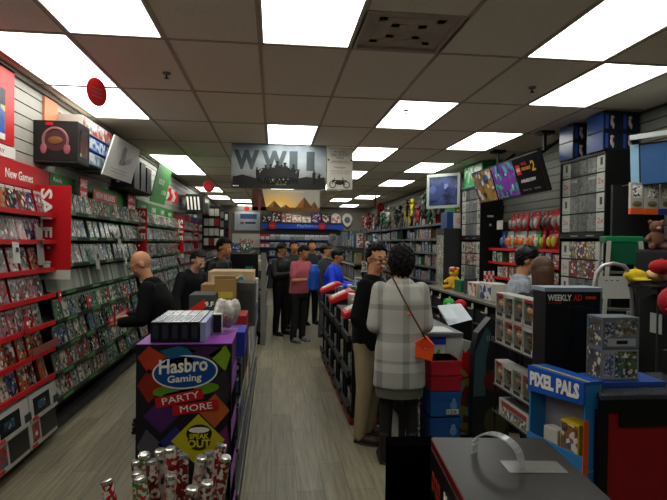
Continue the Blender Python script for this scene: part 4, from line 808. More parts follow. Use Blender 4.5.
# ---------------------------------------------------------------- cash counter with black cubbies
ct = thing('cash_counter', 'long black cubby-front counter carrying toys and white boxes', 'counter', (2.3, 5.2, 0)); L = 2.85
MB().box(-.03, .5, -.02, L, 1.05, 1.08).build('countertop', mat('#5a564e', .4), ct, bevel=.004)
MB().box(.3, .47, 0, L, 0, 1.05).build('body', BLACK, ct); 
for k in range(8): MB().box(0, .3, k*L/7-.01 if k else 0, k*L/7+.01, 0.02, 1.05).build('divider', CHAR, ct)
for j, z in enumerate((.02, .27, .53, .79)):
    MB().box(0, .3, 0, L, z, z+.014).build('cubby_shelf', CHAR, ct)
    for k in range(7):
        b_ = MB().box(.02, .28, k*L/7+.03, (k+1)*L/7-.03, z+.02, z+.17).build('bin', mat('#151618', .45), ct)
        MB().box(.016, .02, k*L/7+.08, k*L/7+.2, z+.15, z+.165).build('bin_label', PALE, b_)
for k in range(1, 8, 1): MB().box(-.004, 0, k*L/7-.03, k*L/7+.03, .96, 1.02).build('price_tag', PALE, ct)
# plain yellow plush bear with a red and white cap (a generic toy), and friends
def plush(name, label, loc, s, c, belly, cap=None, rz=0):
    t = thing(name, label, 'plush toy', loc, rz); m = mat(c, .95, var=.2, scale=60); mb = MB()
    mb.ell((0, 0, .12*s), (.1*s, .09*s, .12*s)).ell((0, -.01*s, .28*s), (.085*s, .08*s, .08*s)).cap((-.08*s, -.02*s, .17*s), (-.13*s, -.07*s, .12*s), .03*s).cap((.08*s, -.02*s, .17*s), (.13*s, -.07*s, .12*s), .03*s).cap((-.06*s, -.04*s, .04*s), (-.09*s, -.14*s, .035*s), .04*s).cap((.06*s, -.04*s, .04*s), (.09*s, -.14*s, .035*s), .04*s).ell((-.07*s, 0, .345*s), .028*s).ell((.07*s, 0, .345*s), .028*s)
    remesh(mb, 'plush_body', m, t, .008*max(s, .6), 3)
    MB().ell((0, -.078*s, .265*s), (.03*s, .02*s, .022*s)).build('muzzle', mat(belly, .9), t, smooth=True)
    for a in (-1, 1): MB().ell((a*.033*s, -.083*s, .295*s), .008*s).build('eye', BLACK, t)
    if cap: MB().ell((0, 0, .335*s), (.078*s, .078*s, .04*s)).ell((0, -.08*s, .33*s), (.06*s, .05*s, .008*s)).build('cap', mat(cap, .7), t, smooth=True); MB().ell((0, -.045*s, .35*s), (.035*s, .04*s, .03*s)).build('cap_panel', PALE, t, smooth=True)
    return t
plush('plush_bear', 'plain yellow plush toy with red and white cap sitting on the black counter', (2.5, 7.25, 1.082), .82, '#c8a028', '#d8b84c', '#b01c1c', -.9)
carton('green_tin', 'green box beside the yellow plush toy on the counter', 'box', (2.42, 6.75, 1.082), (.2, .26, .15), mat('#1f5c40', .4), top=mat('#2c6a4c', .4))
carton('white_toy_box', 'white box with red patch on the counter beside the green box', 'box', (2.36, 6.05, 1.082), (.2, .3, .17), PALE, side=art('wtb', 9, objcol=False, c='#a82430', dark='#b8b4ac', white=.6), face=mat('#a8a49c', .5))
carton('headset_carton', 'white and blue box with a dark headset picture at the near end of the counter', 'box', (2.36, 5.62, 1.082), (.2, .34, .19), PALE, side=art('hsc', 8, objcol=False, c='#1c2024', dark='#2a4c9c', white=.5))
carton('dark_counter_box', 'small dark box between the green box and the white boxes', 'box', (2.4, 6.45, 1.082), (.12, .14, .2), CHAR)
for i in range(5):
    t = thing('striped_stick', f'red and white striped stick standing on the counter, {ORD[i]} of the bunch', 'candy stick', (2.42+.03*i, 5.96+.012*i, 1.082), 0, 'striped sticks on the counter')
    for k in range(7): MB().cyl((0, 0, .045*k), (0, 0, .045*(k+1)), .013, n=8).build('band', RED if (k+i) % 2 else PALE, t)
for i in range(4): carton('phone_box', f'small white boxed gadget with blue picture behind the figure boxes, {ORD[i]} from the capped employee', 'gadget box', (2.62, 5.15-.13*i+.5, 1.082+.0), (.05, .12, .16 if i < 2 else .3), PALE, side=art('phb', 14, objcol=False, c='#5c7a9c', white=.4), group='white boxed gadgets behind the counter')
# table-height round plush next to the woman
for i, (x, y, z, c, lb) in enumerate(((1.93, 5.75, 1.05, '#3c9a3c', 'round green plush ball near the woman\'s elbow'), (2.05, 5.72, 1.04, '#b01c20', 'round red plush ball beside the green one'), (2.04, 5.7, .93, '#1c4c9c', 'blue plush ball below the red one'), (1.94, 5.72, .95, '#a8844c', 'tan plush ball below the green one'))):
    t = thing('plush_ball', lb, 'plush toy', (x, y, z)); MB().ell((0, 0, 0), (.065, .06, .06), 16, 10).build('ball', mat(c, .9, var=.15, scale=50), t, smooth=True); MB().ell((-.02, -.055, .0), (.02, .008, .015)).build('patch', PALE, t, smooth=True)
single(MB().box(0, .26, 0, .24, 0, .885), 'plush_stand', BLACK, 'black stand holding the coloured plush balls', 'stand', (1.88, 5.6, 0))
# ---------------------------------------------------------------- boxed figures rack
FB = mat('#a8a69e', .4)
def figbox(color, w=.125, d=.09, h=.165):
    t = thing('boxed_figure', 'x', 'boxed figure'); 
    f = MB(); f.box(-w/2, w/2, 0, d, 0, .01).box(-w/2, w/2, 0, d, h-.022, h).box(-w/2, w/2, d-.004, d, .012, h-.03).box(-w/2, -w/2+.006, 0, d, .01, h-.022).box(w/2-.006, w/2, 0, d, .01, h-.022).box(-w/2+.006, w/2-.006, 0, .004, .01, .036)
    f.build('carton', FB, t)
    MB().box(-w/2+.006, w/2-.006, d-.006, d-.0045, .01, h-.022).build('backing', mat('#1c1614', .5), t)
    MB().box(-w/2+.02, w/2-.02, -.0015, 0, .014, .036).build('name_strip', mat('#2a2626', .5), t); MB().box(-w/2+.012, w/2-.012, -.0015, 0, h-.024, h-.006).build('title_strip', mat(['#8c1c20', '#5a5a58', '#b0aca4'][color % 3], .5), t)
    sk = ['#b98a68', '#8a6a50', '#5c4634', '#c09070'][color % 4]; cl_ = ['#a87828', '#2c2c30', '#5a3c2c', '#7c2024'][color % 4]
    MB().ell((0, .035, .1), (.044, .036, .036)).build('figure_head', mat(sk, .4), t, smooth=True); MB().ell((0, .04, .113), (.047, .038, .028)).build('figure_hair', mat(['#2a1c14', '#4a4440', '#17120e', '#8a5a20'][color % 4], .6), t, smooth=True)
    mb = MB().ell((0, .04, .058), (.018, .015, .02)).cap((-.02, .036, .062), (-.028, .03, .045), .006).cap((.02, .036, .062), (.028, .03, .045), .006).cap((-.009, .04, .045), (-.01, .04, .02), .008).cap((.009, .04, .045), (.01, .04, .02), .008); mb.build('figure_body', mat(cl_, .6), t, smooth=True)
    for s in (-1, 1): MB().ell((s*.014, .007, .1), .006).build('figure_eye', BLACK, t)
    return t
PF = [figbox(i) for i in range(4)]; used = [False]*4
rk = thing('figure_rack', 'black wire rack holding three tiers of boxed figures', 'rack', (1.5, 2.95, 0))
for y in (0, .56):
    for x in (.01, .2): MB().cyl((x, y, 0), (x, y, 1.28), .008, n=8).build('post', BLACK, rk)
for z in (.3, .58, .76, 1.045): 
    s_ = MB().box(0, .22, 0, .56, z-.008, z).build('shelf', BLACK, rk); MB().tube([(-.004, 0, z), (-.004, .56, z)], .005, 6).build('front_wire', CHAR, s_)
k = 0
for ti, z in enumerate((1.216, 1.047, .762)):
    for j in range(4):
        for dpt in (0,):
            i = (j+ti*2) % 4; lbl = f'{["golden", "grey-haired", "dark", "red-clothed"][i]} boxed figure, {ORD[j]} from the near end of the {["top", "middle", "lower"][ti]} tier'
            L_ = (1.5, 3.03+.134*j, z)
            if not used[i]: o = PF[i]; used[i] = True; o.location = L_; o.rotation_euler = (0, 0, -PI/2); o['label'] = lbl; o['group'] = 'boxed figures in the wire rack'
            else: dup(PF[i], L_, -PI/2, lbl, 'boxed figures in the wire rack')
for j in range(2):
    t = thing('flat_figure_box', f'white figure box lying flat in the wire rack, {["upper", "lower"][j]} one', 'figure box', (1.5, 3.0, .582+.0-.28*j))
    MB().box(0, .19, 0, .42, 0, .11).build('carton', FB, t, bevel=.003); MB().box(-.0015, 0, .03, .38, .07, .1).build('title_strip', mat('#8a3034', .5), t); MB().box(.02, .17, .03, .38, .11, .1115).build('window_print', mat('#4a4a48', .4), t); MB().box(-.0015, 0, .03, .38, .01, .065).build('side_print', ARTS[2], t)
# weekly ad stand
t = thing('weekly_ad_stand', 'black stand with white cap reading Weekly Ad and a dark screen', 'display stand', (1.475, 2.78, .0), -.03); a, b, h = .31, .15, 1.45
MB().box(0, a, 0, b, 0.0, h-.0).build('housing', BLACK, t); MB().box(-.006, a+.012, -.0, b+.01, h, h+.022).build('white_cap', mat('#8e9aa8', .4), t); MB().box(a, a+.012, 0, b, .9, h).build('side_edge', mat('#5a6c80', .4), t)
text('WEEKLY', t, (.01, -.001, h-.05), X, Z, .135, .034, TXTW, bold=.03); text('AD', t, (.155, -.001, h-.05), X, Z, .05, .034, mat('#c0281c', .4, var=0), bold=.03); text('SAVE NOW', t, (.01, -.001, h-.066), X, Z, .08, .009, mat('#c0281c', .4, var=0)); MB().box(.225, .285, -.002, 0, h-.04, h-.025).build('red_label', mat('#b83c20', .4), t)
MB().box(.15, .3, -.004, 0, h-.33, h-.07).build('dark_screen', mat('#0c1420', .08, var=.3, scale=6), t); MB().box(.02, .12, -.002, 0, h-.33, h-.08).build('leaflet_pocket', mat('#15171b', .2), t)
# pixel pals counter display
t = thing('pixel_display', 'blue Pixel Pals cardboard display holding small boxed light-up figures', 'display box', (1.36, 2.74, .3), -1.335); # local +x runs towards the camera
a = .385; PB = mat('#1c50a8', .35); PL = mat('#2a78b4', .4)
H = .76
MB().prism([(0, 0, H-.135), (a, 0, H-.105), (a, 0, H), (0, 0, H+.0)], (0, .012, 0)).build('header', PB, t)
text('PIXEL PALS', t, (.02, -.001, H-.1), (1, 0, .04), Z, .34, .075, TXTW, bold=.05)
MB().box(0, a, .012, .12, H-.015, H).build('top_board', PB, t); MB().box(0, a, .03, .038, H, H+.003).build('yellow_line', YELLOW, t)
MB().box(0, .012, .012, .12, 0, H-.015).build('side_board', PL, t); MB().box(a-.008, a, .012, .1, 0, H-.015).build('side_board', PL, t); MB().box(a-.0, a+.004, -.0, .03, 0, .58).build('orange_edge', ORANGE, t)
MB().box(.012, a-.012, .112, .12, 0, H-.015).build('back_board', mat('#8a8890', .4), t)
for z in (.0, .33): MB().box(0, a, .012, .112, z, z+.01).build('shelf', mat('#9a9aa0', .4), t); MB().box(0, a, 0, .012, z-.0, z+.075).build('lip', PL, t)
cz = mat('#c0a020', .4)
def world_of(lx, ly, lz): 
    c, s = math.cos(-1.335), math.sin(-1.335); return (1.36+lx*c-ly*s, 2.74+lx*s+ly*c, .3+lz)
carton('pixel_figure_box', 'yellow boxed pixel figure standing in the blue Pixel Pals display', 'boxed figure', world_of(.22, .02, .342), (.12, .085, .2), cz, rz=-1.335, face=art('ppx', 18, objcol=False, c='#8a5a2a', white=.2)); carton('pixel_figure_box', 'white-sided boxed pixel figure behind the yellow one', 'boxed figure', world_of(.08, .04, .342), (.1, .06, .12), PALE, rz=-1.335)
carton('pixel_figure_box', 'red boxed pixel figure on the lower shelf of the blue display', 'boxed figure', world_of(.05, .03, .012), (.12, .08, .2), DRED, rz=-1.335, face=ARTS[0]); carton('pixel_figure_box', 'grey boxed pixel figure on the lower shelf of the blue display', 'boxed figure', world_of(.2, .03, .012), (.12, .08, .2), GREY, rz=-1.335, face=ARTS[2])
single(MB().box(0, .2, -.4, 0, 0, .298), 'display_plinth', CHAR, 'dark plinth under the blue Pixel Pals display', 'plinth', (1.38, 2.76, 0), .06)
# two printed game boxes stacked on the near counter
for i, (z, lb) in enumerate(((1.035, 'lower printed building-toy game box on the near counter, white panel with dark picture'), (1.192, 'upper printed game box stacked on the near counter, blue-grey picture'))):
    t = thing('game_box', lb, 'game box', (1.625, 2.5, z), .02); MB().box(0, .2, 0, .13, 0, .155).build('carton', mat('#6a6e74', .35), t, bevel=.002)
    MB().box(.004, .196, -.0012, 0, .005, .15).build('front_panel', mat('#9a9ca0' if i == 0 else '#6c7686', .3), t)
    MB().box(.07, .19, -.0024, -.0012, .012 if i == 0 else .06, .142).build('picture', art('lg%d' % i, 34, objcol=False, c='#5a6a48' if i == 0 else '#8a8478', dark='#1c201c', white=.2), t)
    MB().box(.012, .06, -.0024, -.0012, .02, .13).build('detail_print', art('lgd%d' % i, 60, objcol=False, c='#4a5a8a' if i == 0 else '#3a3c40', dark='#6c6e74', white=.4, light='#b8bac0'), t)
    MB().box(-.001, 0, .01, .12, .01, .145).build('side_print', art('lgs%d' % i, 30, objcol=False, c='#5c5044', dark='#34302c'), t)
    if i: MB().box(.03, .18, -.003, -.0012, .012, .05).build('caption_band', mat('#b0b2b4', .4), t); MB().box(.075, .135, -.0035, -.003, .022, .04).build('title_mark', DARK, t)
    if not i: MB().prism([(.11, -.003, .11), (.14, -.003, .11), (.125, -.003, .14)], (0, .001, 0)).build('triangle_mark', TXTW, t)
single(MB().box(0, .34, 0, .2, 0, .022), 'blue_tray', mat('#2c50a0', .35), 'blue tray under the two printed game boxes', 'tray', (1.6, 2.46, 1.012))
# near black and red counter
t = thing('near_counter', 'black framed counter with red panel in the near corner', 'counter', (1.515, 2.33, 0)); 
MB().prism([(0, 0, .985), (1.3, 0, .985), (1.3, .42, .985), (.105, .42, .985)], (0, 0, .025)).build('countertop', mat('#3c3e42', .22), t, bevel=.005); MB().box(0, 1.3, 0, .02, .93, .985).build('front_rail', BLACK, t)
MB().box(0.002, .04, .002, .06, 0, .93).build('corner_post', BLACK, t); MB().prism([(.005, .06, 0), (.025, .06, 0), (.12, .415, 0), (.105, .415, 0)], (0, 0, .985)).build('end_panel', BLACK, t); MB().box(.04, 1.3, .02, .05, 0, .93).build('red_panel', mat('#8c1218', .4), t, ); MB().box(.1, 1.3, .0, .02, .86, .93).build('dark_band', BLACK, t)
# ---------------------------------------------------------------- the big box with the clear handle on a black stand
single(MB().box(0, .66, 0, .95, 0, .56), 'floor_stand', BLACK, 'black stand under the big dark box with the clear handle', 'stand', (.46, 1.22, 0))
single(MB().box(0, .2, 0, .1, 0, .34), 'black_box', mat('#050506', .95, spec=0), 'plain black box beside the big handled box', 'box', (.47, 2.075, .562))
t = thing('carry_box', 'big glossy dark box with red sides, white lettering and clear plastic handle', 'boxed set', (.625, 2.06, .562), -.1); w_, l_, h = .45, .62, .375
MB().box(0, w_, -l_, 0, 0, h).build('carton', mat('#5c0f12', .3), t, bevel=.006)
TM = mat('#17120f', .3, var=.7, scale=7, spec=.12); nt = TM.node_tree; bu = nt.nodes.new('ShaderNodeBump'); bu.inputs['Strength'].default_value = .35; no = nt.nodes.new('ShaderNodeTexNoise'); no.inputs['Scale'].default_value = 14; nt.links.new(no.outputs['Fac'], bu.inputs['Height']); nt.links.new(bu.outputs[0], nt.nodes['Principled BSDF'].inputs['Normal']); MB().box(.004, w_-.004, -l_+.004, -.004, h, h+.002).build('top_panel', TM, t)
MB().box(-.002, 0, -l_+.01, -.01, .01, h-.035).build('side_panel', mat('#141012', .35), t)
for k, (wd, y0, z0, wl, wh) in enumerate((('D20', -.06, .2, .14, .07), ('MARVEL', -.27, .24, .22, .045), ('GAME', -.27, .17, .15, .045))):
    text(wd, t, (-.003, y0, z0), (0, -1, 0), Z, wl, wh, mat('#a8322c', .4, var=0) if k == 0 else TXTW, bold=.02)
text('SUPER HEROES', t, (-.003, -.27, .11), (0, -1, 0), Z, .25, .04, TXTW)
MB().box(.005, w_-.005, -.003, -.0, 0, 0.0+h).build('back_edge', mat('#2a1212', .4), t)
HM = mat('#c8ccd0', .12, var=0, alpha=.42, name='clear_plastic')
mb = MB(); A_ = Vector((.13, -.16, h)); B_ = Vector((.25, -.30, h)); d = Vector((.75, .65, 0)).normalized()*.019
arc = [A_.lerp(B_, (1-math.cos(a))/2)+Vector((0, 0, .09*math.sin(a)**.7+.003)) for a in [PI*i/14 for i in range(15)]]
for i in range(14):
    p, q = arc[i], arc[i+1]; mb.prism([p-d, p+d, q+d, q-d], (q-p).cross(d).normalized()*.005)
mb.build('handle', HM, t); MB().slab((.2, -.33, h+.0035), (1, 0, 0), (.0, 1, 0), .2, .1, .001).build('handle_base', mat('#6e6c68', .2), t)
# ---------------------------------------------------------------- near wall fixture, hook packs, ladders, toys
f = thing('near_wall_fixture', 'dark peg fixture under the blue television with a row of hanging packs', 'shelving', (3.0, 3.55, 0)); 
MB().box(0, .5, .95, .98, 0, 2.25).build('back_panel', mat('#17181a', .5), f)
t = thing('toy_shelf', 'wooden-edged dark shelf of soft toys right of the step ladder'.replace('right of', 'beyond'), 'shelving', (2.8, 3.56, 0))
for z in (.6, 1.0, 1.43, 1.66): MB().box(0, .66, 0, .34, z, z+.02).build('shelf', CHAR, t); MB().box(0, .66, -.012, 0, z-.005, z+.025).build('wood_edge', LCARD, t)
for a in (0, .63): MB().box(a, a+.03, 0, .34, 0, 1.66).build('upright', BLACK, t)
MB().box(.03, .63, .32, .34, 0, 1.66).build('back_board', BLACK, t)
random.seed(77)
for z_, w2 in ((1.021, 'second'), (.621, 'lowest')): packs((2.84, 3.6, 0), (3.42, 3.6, 0), z_, 0, f'the {w2} board of the wooden-edged toy shelf', 'boxes on the toy shelf', .12, d=.08, hs=(.16, .22, .28))
for k in range(5): MB().ell((0, 0, 0), (.045, .04, .05), 12, 8).build('soft_ball', mat(['#a83030', '#3a4c9c', '#b89060', '#8a5a3a', '#3c7a4c'][k], .9)).name = 'soft_ball'
for k, o in enumerate([o for o in bpy.data.objects if o.name.startswith('soft_ball')]): o.location = (2.88+.11*k, 3.66, 1.5); tag(o, ['red', 'blue', 'tan', 'brown', 'green'][k]+' soft toy ball low on the wooden-edged toy shelf', 'toy', 'soft balls on the toy shelf')
for i, (x, c, z) in enumerate(((3.03, 0, 1.98), (3.17, 0, 1.98), (3.31, 0, 1.98), (3.45, 0, 1.98))):
    t = thing('hook_pack', f'white boxed pack with dark picture on the hook row, {ORD[i]} from the black cabinet', 'hanging pack', (x, 4.3, z), 0, 'packs on the near hook row'); w2 = .115
    MB().box(0, w2, 0, .03, .05, .27).build('card', mat('#a8a498', .4), t); MB().box(0, w2, -.002, .03, 0, .05).build('base_strip', [ORANGE, ORANGE, BLUE, ORANGE][i], t); MB().box(.015, w2-.015, -.002, 0, .14, .25).build('picture', FINE, t); MB().ell((w2/2, -.004, .09), (.045, .008, .025)).build('tool_picture', mat('#6a6048', .4), t)
    MB().tube([(w2/2, .22, .262), (w2/2, -.03, .262)], .004, 6).build('peg_hook', STEEL, t)
for i, (x, z, c, s, lb) in enumerate(((2.86, 1.682, '#6a4838', .6, 'brown plush toy on the wooden-edged toy shelf'), (3.02, 1.682, '#9c1c20', .62, 'red plush toy in the middle of the shelf under the hook packs'), (3.2, 1.682, '#b08860', .6, 'tan plush toy at the wall end of the shelf'))):
    plush('plush_toy', lb, (x, 3.76, z), s, c, '#c8a078', rz=-.3)
MB().ell((0, 0, 0), (.05, .045, .04)).build('x', BLUE).name = 'toy_ball'; tag(bpy.data.objects['toy_ball'], 'blue toy ball lying beside the red plush toy', 'toy'); bpy.data.objects['toy_ball'].location = (2.92, 3.66, 1.722)
random.seed(41)
for i, (x, y, z, c, lb) in enumerate(((2.44, 3.40, 1.5, '#c0a818', 'crumpled yellow cap on the dark pile behind the small ladder'), (2.6, 3.42, 1.5, '#c8a070', 'tan cloth hat next to the crumpled yellow cap'), (2.53, 3.27, 1.57, '#9c141c', 'folded red cap leaning on the dark pile'), (2.78, 3.42, 1.5, '#b8a040', 'yellow cloth cap under the plush shelf'))):
    t = thing('cloth_cap', lb, 'cap', (x, y, z), i*1.1); mb = MB().ell((0, 0, 0), (.08, .07, .05), 14, 8).ell((0, -.07, -.02), (.065, .06, .012), 14, 6); remesh(mb, 'crown', mat(c, .9), t, .008, 2); MB().ell((0, 0, .05), .01).build('button', mat(c, .9), t)
t = thing('shirt_rack', 'rack of black t-shirts hanging under the cloth caps', 'clothes rack', (2.5, 3.1, 0)); MB().tube([(0, .15, 0), (0, .15, 1.43), (.65, .15, 1.43), (.65, .15, 0)], .012, 8).build('frame', CHAR, t); MB().box(-.12, .68, .06, .4, 1.43, 1.45).build('top_board', BLACK, t)
for i in range(7):
    x = 2.53+.09*i; t = thing('hanging_shirt', f'black t-shirt on the rack, {ORD[i]} from the ladder', 'shirt', (x, 3.29, 1.385), 0, 'black shirts on the rack'); mb = MB().loft([((0, 0, -.6), .035, .2), ((0, 0, -.15), .032, .19), ((0, 0, -.04), .03, .2), ((0, 0, .0), .015, .06)], 16); remesh(mb, 'cloth', mat('#0d0d0f', .85), t, .014, 2)
    MB().box(-.036, -.034, -.08, .03, -.25, -.12).build('chest_print', mat(['#a8a8a4', '#7c2024', '#3c6a3c', '#a8a8a4', '#8a8a84', '#1c6a3c', '#a01c20'][i], .6), t); MB().tube([(0, 0, -.0), (0, 0, .04), (0, .0, .02)], .004, 6).build('hanger_hook', STEEL, t)
t = thing('red_cap_display', 'round red cloth cap with white square badge beside the black shirts', 'cap', (2.43, 3.0, 1.37)); MB().ell((0, 0, 0), (.11, .1, .1), 20, 12).build('crown', mat('#a0121c', .8), t, smooth=True); MB().ell((-.03, -.09, -.04), (.1, .1, .014), 20, 6).build('brim', mat('#a0121c', .8), t, smooth=True); MB().slab((-.12, -.09, -.02), (1, -.5, .3), (-.3, 0, 1), .06, .07, .003).build('badge', TXTW, t)
single(MB().cyl((0, 0, 0), (0, 0, 1.27), .02, n=10).cyl((0, 0, 0), (0, 0, .02), .14, n=24), 'cap_stand', BLACK, 'black pole stand carrying the round red cap', 'stand', (2.43, 3.0, 0))
# tall step ladder with green cap
t = thing('step_ladder', 'tall step ladder with green top cap beside the black cabinet', 'step ladder', (3.03, 4.42, 0), -.4)
GC = mat('#0f6a44', .35); MB().box(-.15, .15, -.14, .14, 1.73, 1.79).build('top_cap', GC, t, bevel=.012)
MB().box(-.14, .12, -.16, -.14, 1.55, 1.73).build('green_panel', mat('#0c5236', .4), t)
for s in (-1, 1):
    MB().slab((s*.12-.02, -.15, 1.74), (1, 0, 0), Vector((s*.12, -.26, -1.72)), .026, 1.76, .05).build('front_rail', mat('#9a9c92', .35), t)
    MB().tube([(s*.14, .12, 1.74), (s*.2, .28, .02)], .014, 8).build('rear_rail', mat('#a4a69c', .35), t)
for k in range(5):
    q = k*.31+.25; z = 1.74-q; f_ = q/1.74; MB().box(-.15-.1*f_, .15+.1*f_, -.17-.27*f_, -.09-.27*f_, z-.02, z).build('step', mat('#5c5e5a', .35), t)
# small silver arch step stool / hand truck in front
t = thing('folding_steps', 'silver folding steps with rounded tube top and white tread board', 'folding steps', (2.28, 3.4, 0), .0); TU = mat('#b4b6b8', .3, metal=.5, var=.05)
zt = 1.56; MB().tube([(-.2, 0, 0), (-.135, 0, zt-.12), (-.12, 0, zt-.04), (-.075, 0, zt+.01), (0, 0, zt+.025), (.075, 0, zt+.01), (.12, 0, zt-.04), (.135, 0, zt-.12), (.19, 0, 0)], .014, 10).build('tube_arch', TU, t, smooth=True)
MB().slab((-.115, -.02, zt-.21), (1, 0, 0), (0, .1, 1), .23, .15, .012).build('tread_board', mat('#c4c6c0', .4), t)
for k in range(3): MB().box(-.15, .15, -.03, .2, .3+.36*k, .32+.36*k).build('step', mat('#7c7e7c', .4), t)
for s in (-1, 1): MB().tube([(s*.13, .02, zt-.3), (s*.19, .25, .01)], .012, 8).build('rear_leg', TU, t)
for i in range(3): MB().box(-.08+.04*i, -.06+.04*i, -.034, -.032, zt-.09, zt-.085).build('screw', CHAR, t)
# black grid accessories in the near right dark area
for i, (x, y, z, c, lb) in enumerate(((2.3, 2.66, 1.012, '#1c8a4c', 'green-tipped dark gadget box at the back of the near counter'), (2.12, 2.68, 1.012, '#6c1c20', 'dark red carton at the back of the near counter'), (2.5, 2.66, 1.012, '#3c3e44', 'grey box at the back of the near counter'))):
    carton('gadget_box', lb, 'box', (x, y-.08, z), (.14, .12, .09+.04*i), DARK, face=art('gdg%d' % i, 14, objcol=False, c=c, white=.1, dark='#0c0c0c'), bevel=.003)
# ---------------------------------------------------------------- far figure wall beyond the second cabinet
f = thing('figure_shelving', 'long grey shelving crowded with boxed figures along the counter-side wall', 'shelving', (3.2, 9.4, 0)); L = 10.4; ZS = (.3, .62, .94, 1.24, 1.52, 1.8, 2.1)
MB().box(.3, .33, 0, L, 0, 2.3).build('back_panel', mat('#4a4a48', .5), f)
for z in ZS: s_ = MB().box(0, .3, 0, L, z-.02, z).build('shelf', mat('#5c5e60', .4), f); MB().box(-.01, 0, 0, L, z-.028, z+.015).build('shelf_lip', mat('#5c6064', .4), s_)
for k in range(9): MB().box(-.012, .02, k*1.29, k*1.29+.03, 0, 2.2).build('upright', CHAR, f)
random.seed(51)
for zi, z in enumerate(ZS): packs((3.24, 9.5, 0), (3.24, 19.6, 0), z+.002, -PI/2, f'the {ORD[zi]} shelf up of the long figure shelving', 'boxed figures on the long grey shelving', .26, hs=(.17, .2, .23), d=.16, name='boxed_toy', skip=.12)
# plush and bags hanging above the shelving
for i in range(38):
    y = 9.7+i*.26; c = random.choice(['#141416', '#c0beb8', '#7c2024', '#c0a828', '#2c4c3c', '#57544e', '#a8a29a', '#1c1c20']); nm = {'#141416': 'black', '#c0beb8': 'white', '#7c2024': 'red', '#c0a828': 'yellow', '#2c4c3c': 'green', '#57544e': 'grey', '#a8a29a': 'pale', '#1c1c20': 'dark'}[c]
    t = thing('hanging_toy', f'{nm} soft toy or bag hanging high above the long figure shelving, {ORD[i]} from the television', 'soft toy', (3.2+random.uniform(-.06, .1), y, 2.36+random.uniform(-.1, .2)), -PI/2+random.uniform(-.2, .2), 'soft goods hanging over the figure shelving')
    k_ = random.uniform(.7, 1.25); mb = MB().ell((0, 0, .0), (.08*k_, .05, .1), 12, 8).ell((0, 0, .16), (.06*k_, .055, .06), 12, 8).cap((-.06, 0, .07), (-.12*k_, -.03, -.02+.1*(i % 2)), .025, .02, 8).cap((.06, 0, .07), (.12*k_, -.03, -.02), .025, .02, 8).cap((-.035, 0, -.06), (-.05, -.02, -.16), .03, .026, 8).cap((.035, 0, -.06), (.05, -.02, -.16), .03, .026, 8); mb.build('body', mat(c, .85), t, smooth=True); MB().ell((0, -.055, .17), (.03, .012, .02)).build('face_patch', mat('#a89c90' if c < '#8' else '#3c3430', .8), t); MB().tube([(0, 0, .22), (0, .0, .28), (0, XR-t.location.x, .28)], .004, 6).build('hook', STEEL, t)
for i, (x, y, z, s, c, lb) in enumerate(((3.36, 9.75, 2.102, 1.0, '#b8a828', 'yellow and white soft toy beside the pale framed television'), (3.36, 9.5, 2.102, .8, '#c0a828', 'yellow toy on the shelf under the first one'))): plush('plush_toy', lb, (x, y, z), s*.8, c, '#d8d4c8', rz=-1.2)
single(MB().box(0, .02, 0, .55, 0, .5), 'wall_board', GREEN, 'green panel between the yellow soft toy and the television', 'panel', (3.1, 9.0, 2.05))
carton('blue_carton', 'blue carton directly under the pale framed television', 'carton', (2.96, 9.0, 1.98), (.3, .34, .28), mat('#1c3c6c', .4)); t = carton('white_sign_box', 'white card with red squiggle below the television', 'sign', (3.06, 8.62-.02+.34, 1.98), (.24, .02, .26), PALE, face=None); text('GO', t, (.05, -.002, .08), X, Z, .14, .09, mat('#b83444', .4, var=0))
carton('carton_stand', 'dark lower cabinet under the television cartons', 'cabinet', (2.9, 8.96, 0), (.42, .42, 1.975), mat('#252628', .5), side=ARTS[2])
# free-standing gondola of figures in the middle distance
g = gondola(1.45, 2.05, 9.6, 15.0, 1.62, 'free-standing pale gondola of small toys in the middle distance', (.3, .65, 1.0, 1.3), m=mat('#4c4a48', .5), lip=LGREY)
random.seed(61)
for zi, z in enumerate((.68, 1.03, 1.33)): packs((1.5, 14.8, 0), (1.5, 9.7, 0), z, -PI/2, f'the {["middle", "upper", "top"][zi]} shelf of the pale gondola', 'toys on the pale gondola', .24, hs=(.18, .22), d=.12, skip=.05)
packs((1.48, 9.62, 0), (2.04, 9.62, 0), 1.625, 0, 'the near end of the pale gondola top', 'toys on the pale gondola top', .14, d=.1, hs=(.12, .18, .25))
packs((1.5, 14.8, 0), (1.5, 9.8, 0), 1.625, -PI/2, 'the long top edge of the pale gondola', 'toys on the pale gondola top', .3, d=.14, hs=(.15, .25, .32))
for z in (.5, .85, 1.2): MB().box(.1, .5, -.09, -.02, z-.01, z).build('end_shelf', LGREY, g)
for zi, z in enumerate((.5, .85, 1.2)): packs((1.56, 9.515, 0), (1.96, 9.515, 0), z+.001, 0, f'the {["lowest", "middle", "highest"][zi]} end shelf of the pale gondola', 'toys on the gondola end', .13, d=.06, hs=(.18, .24))
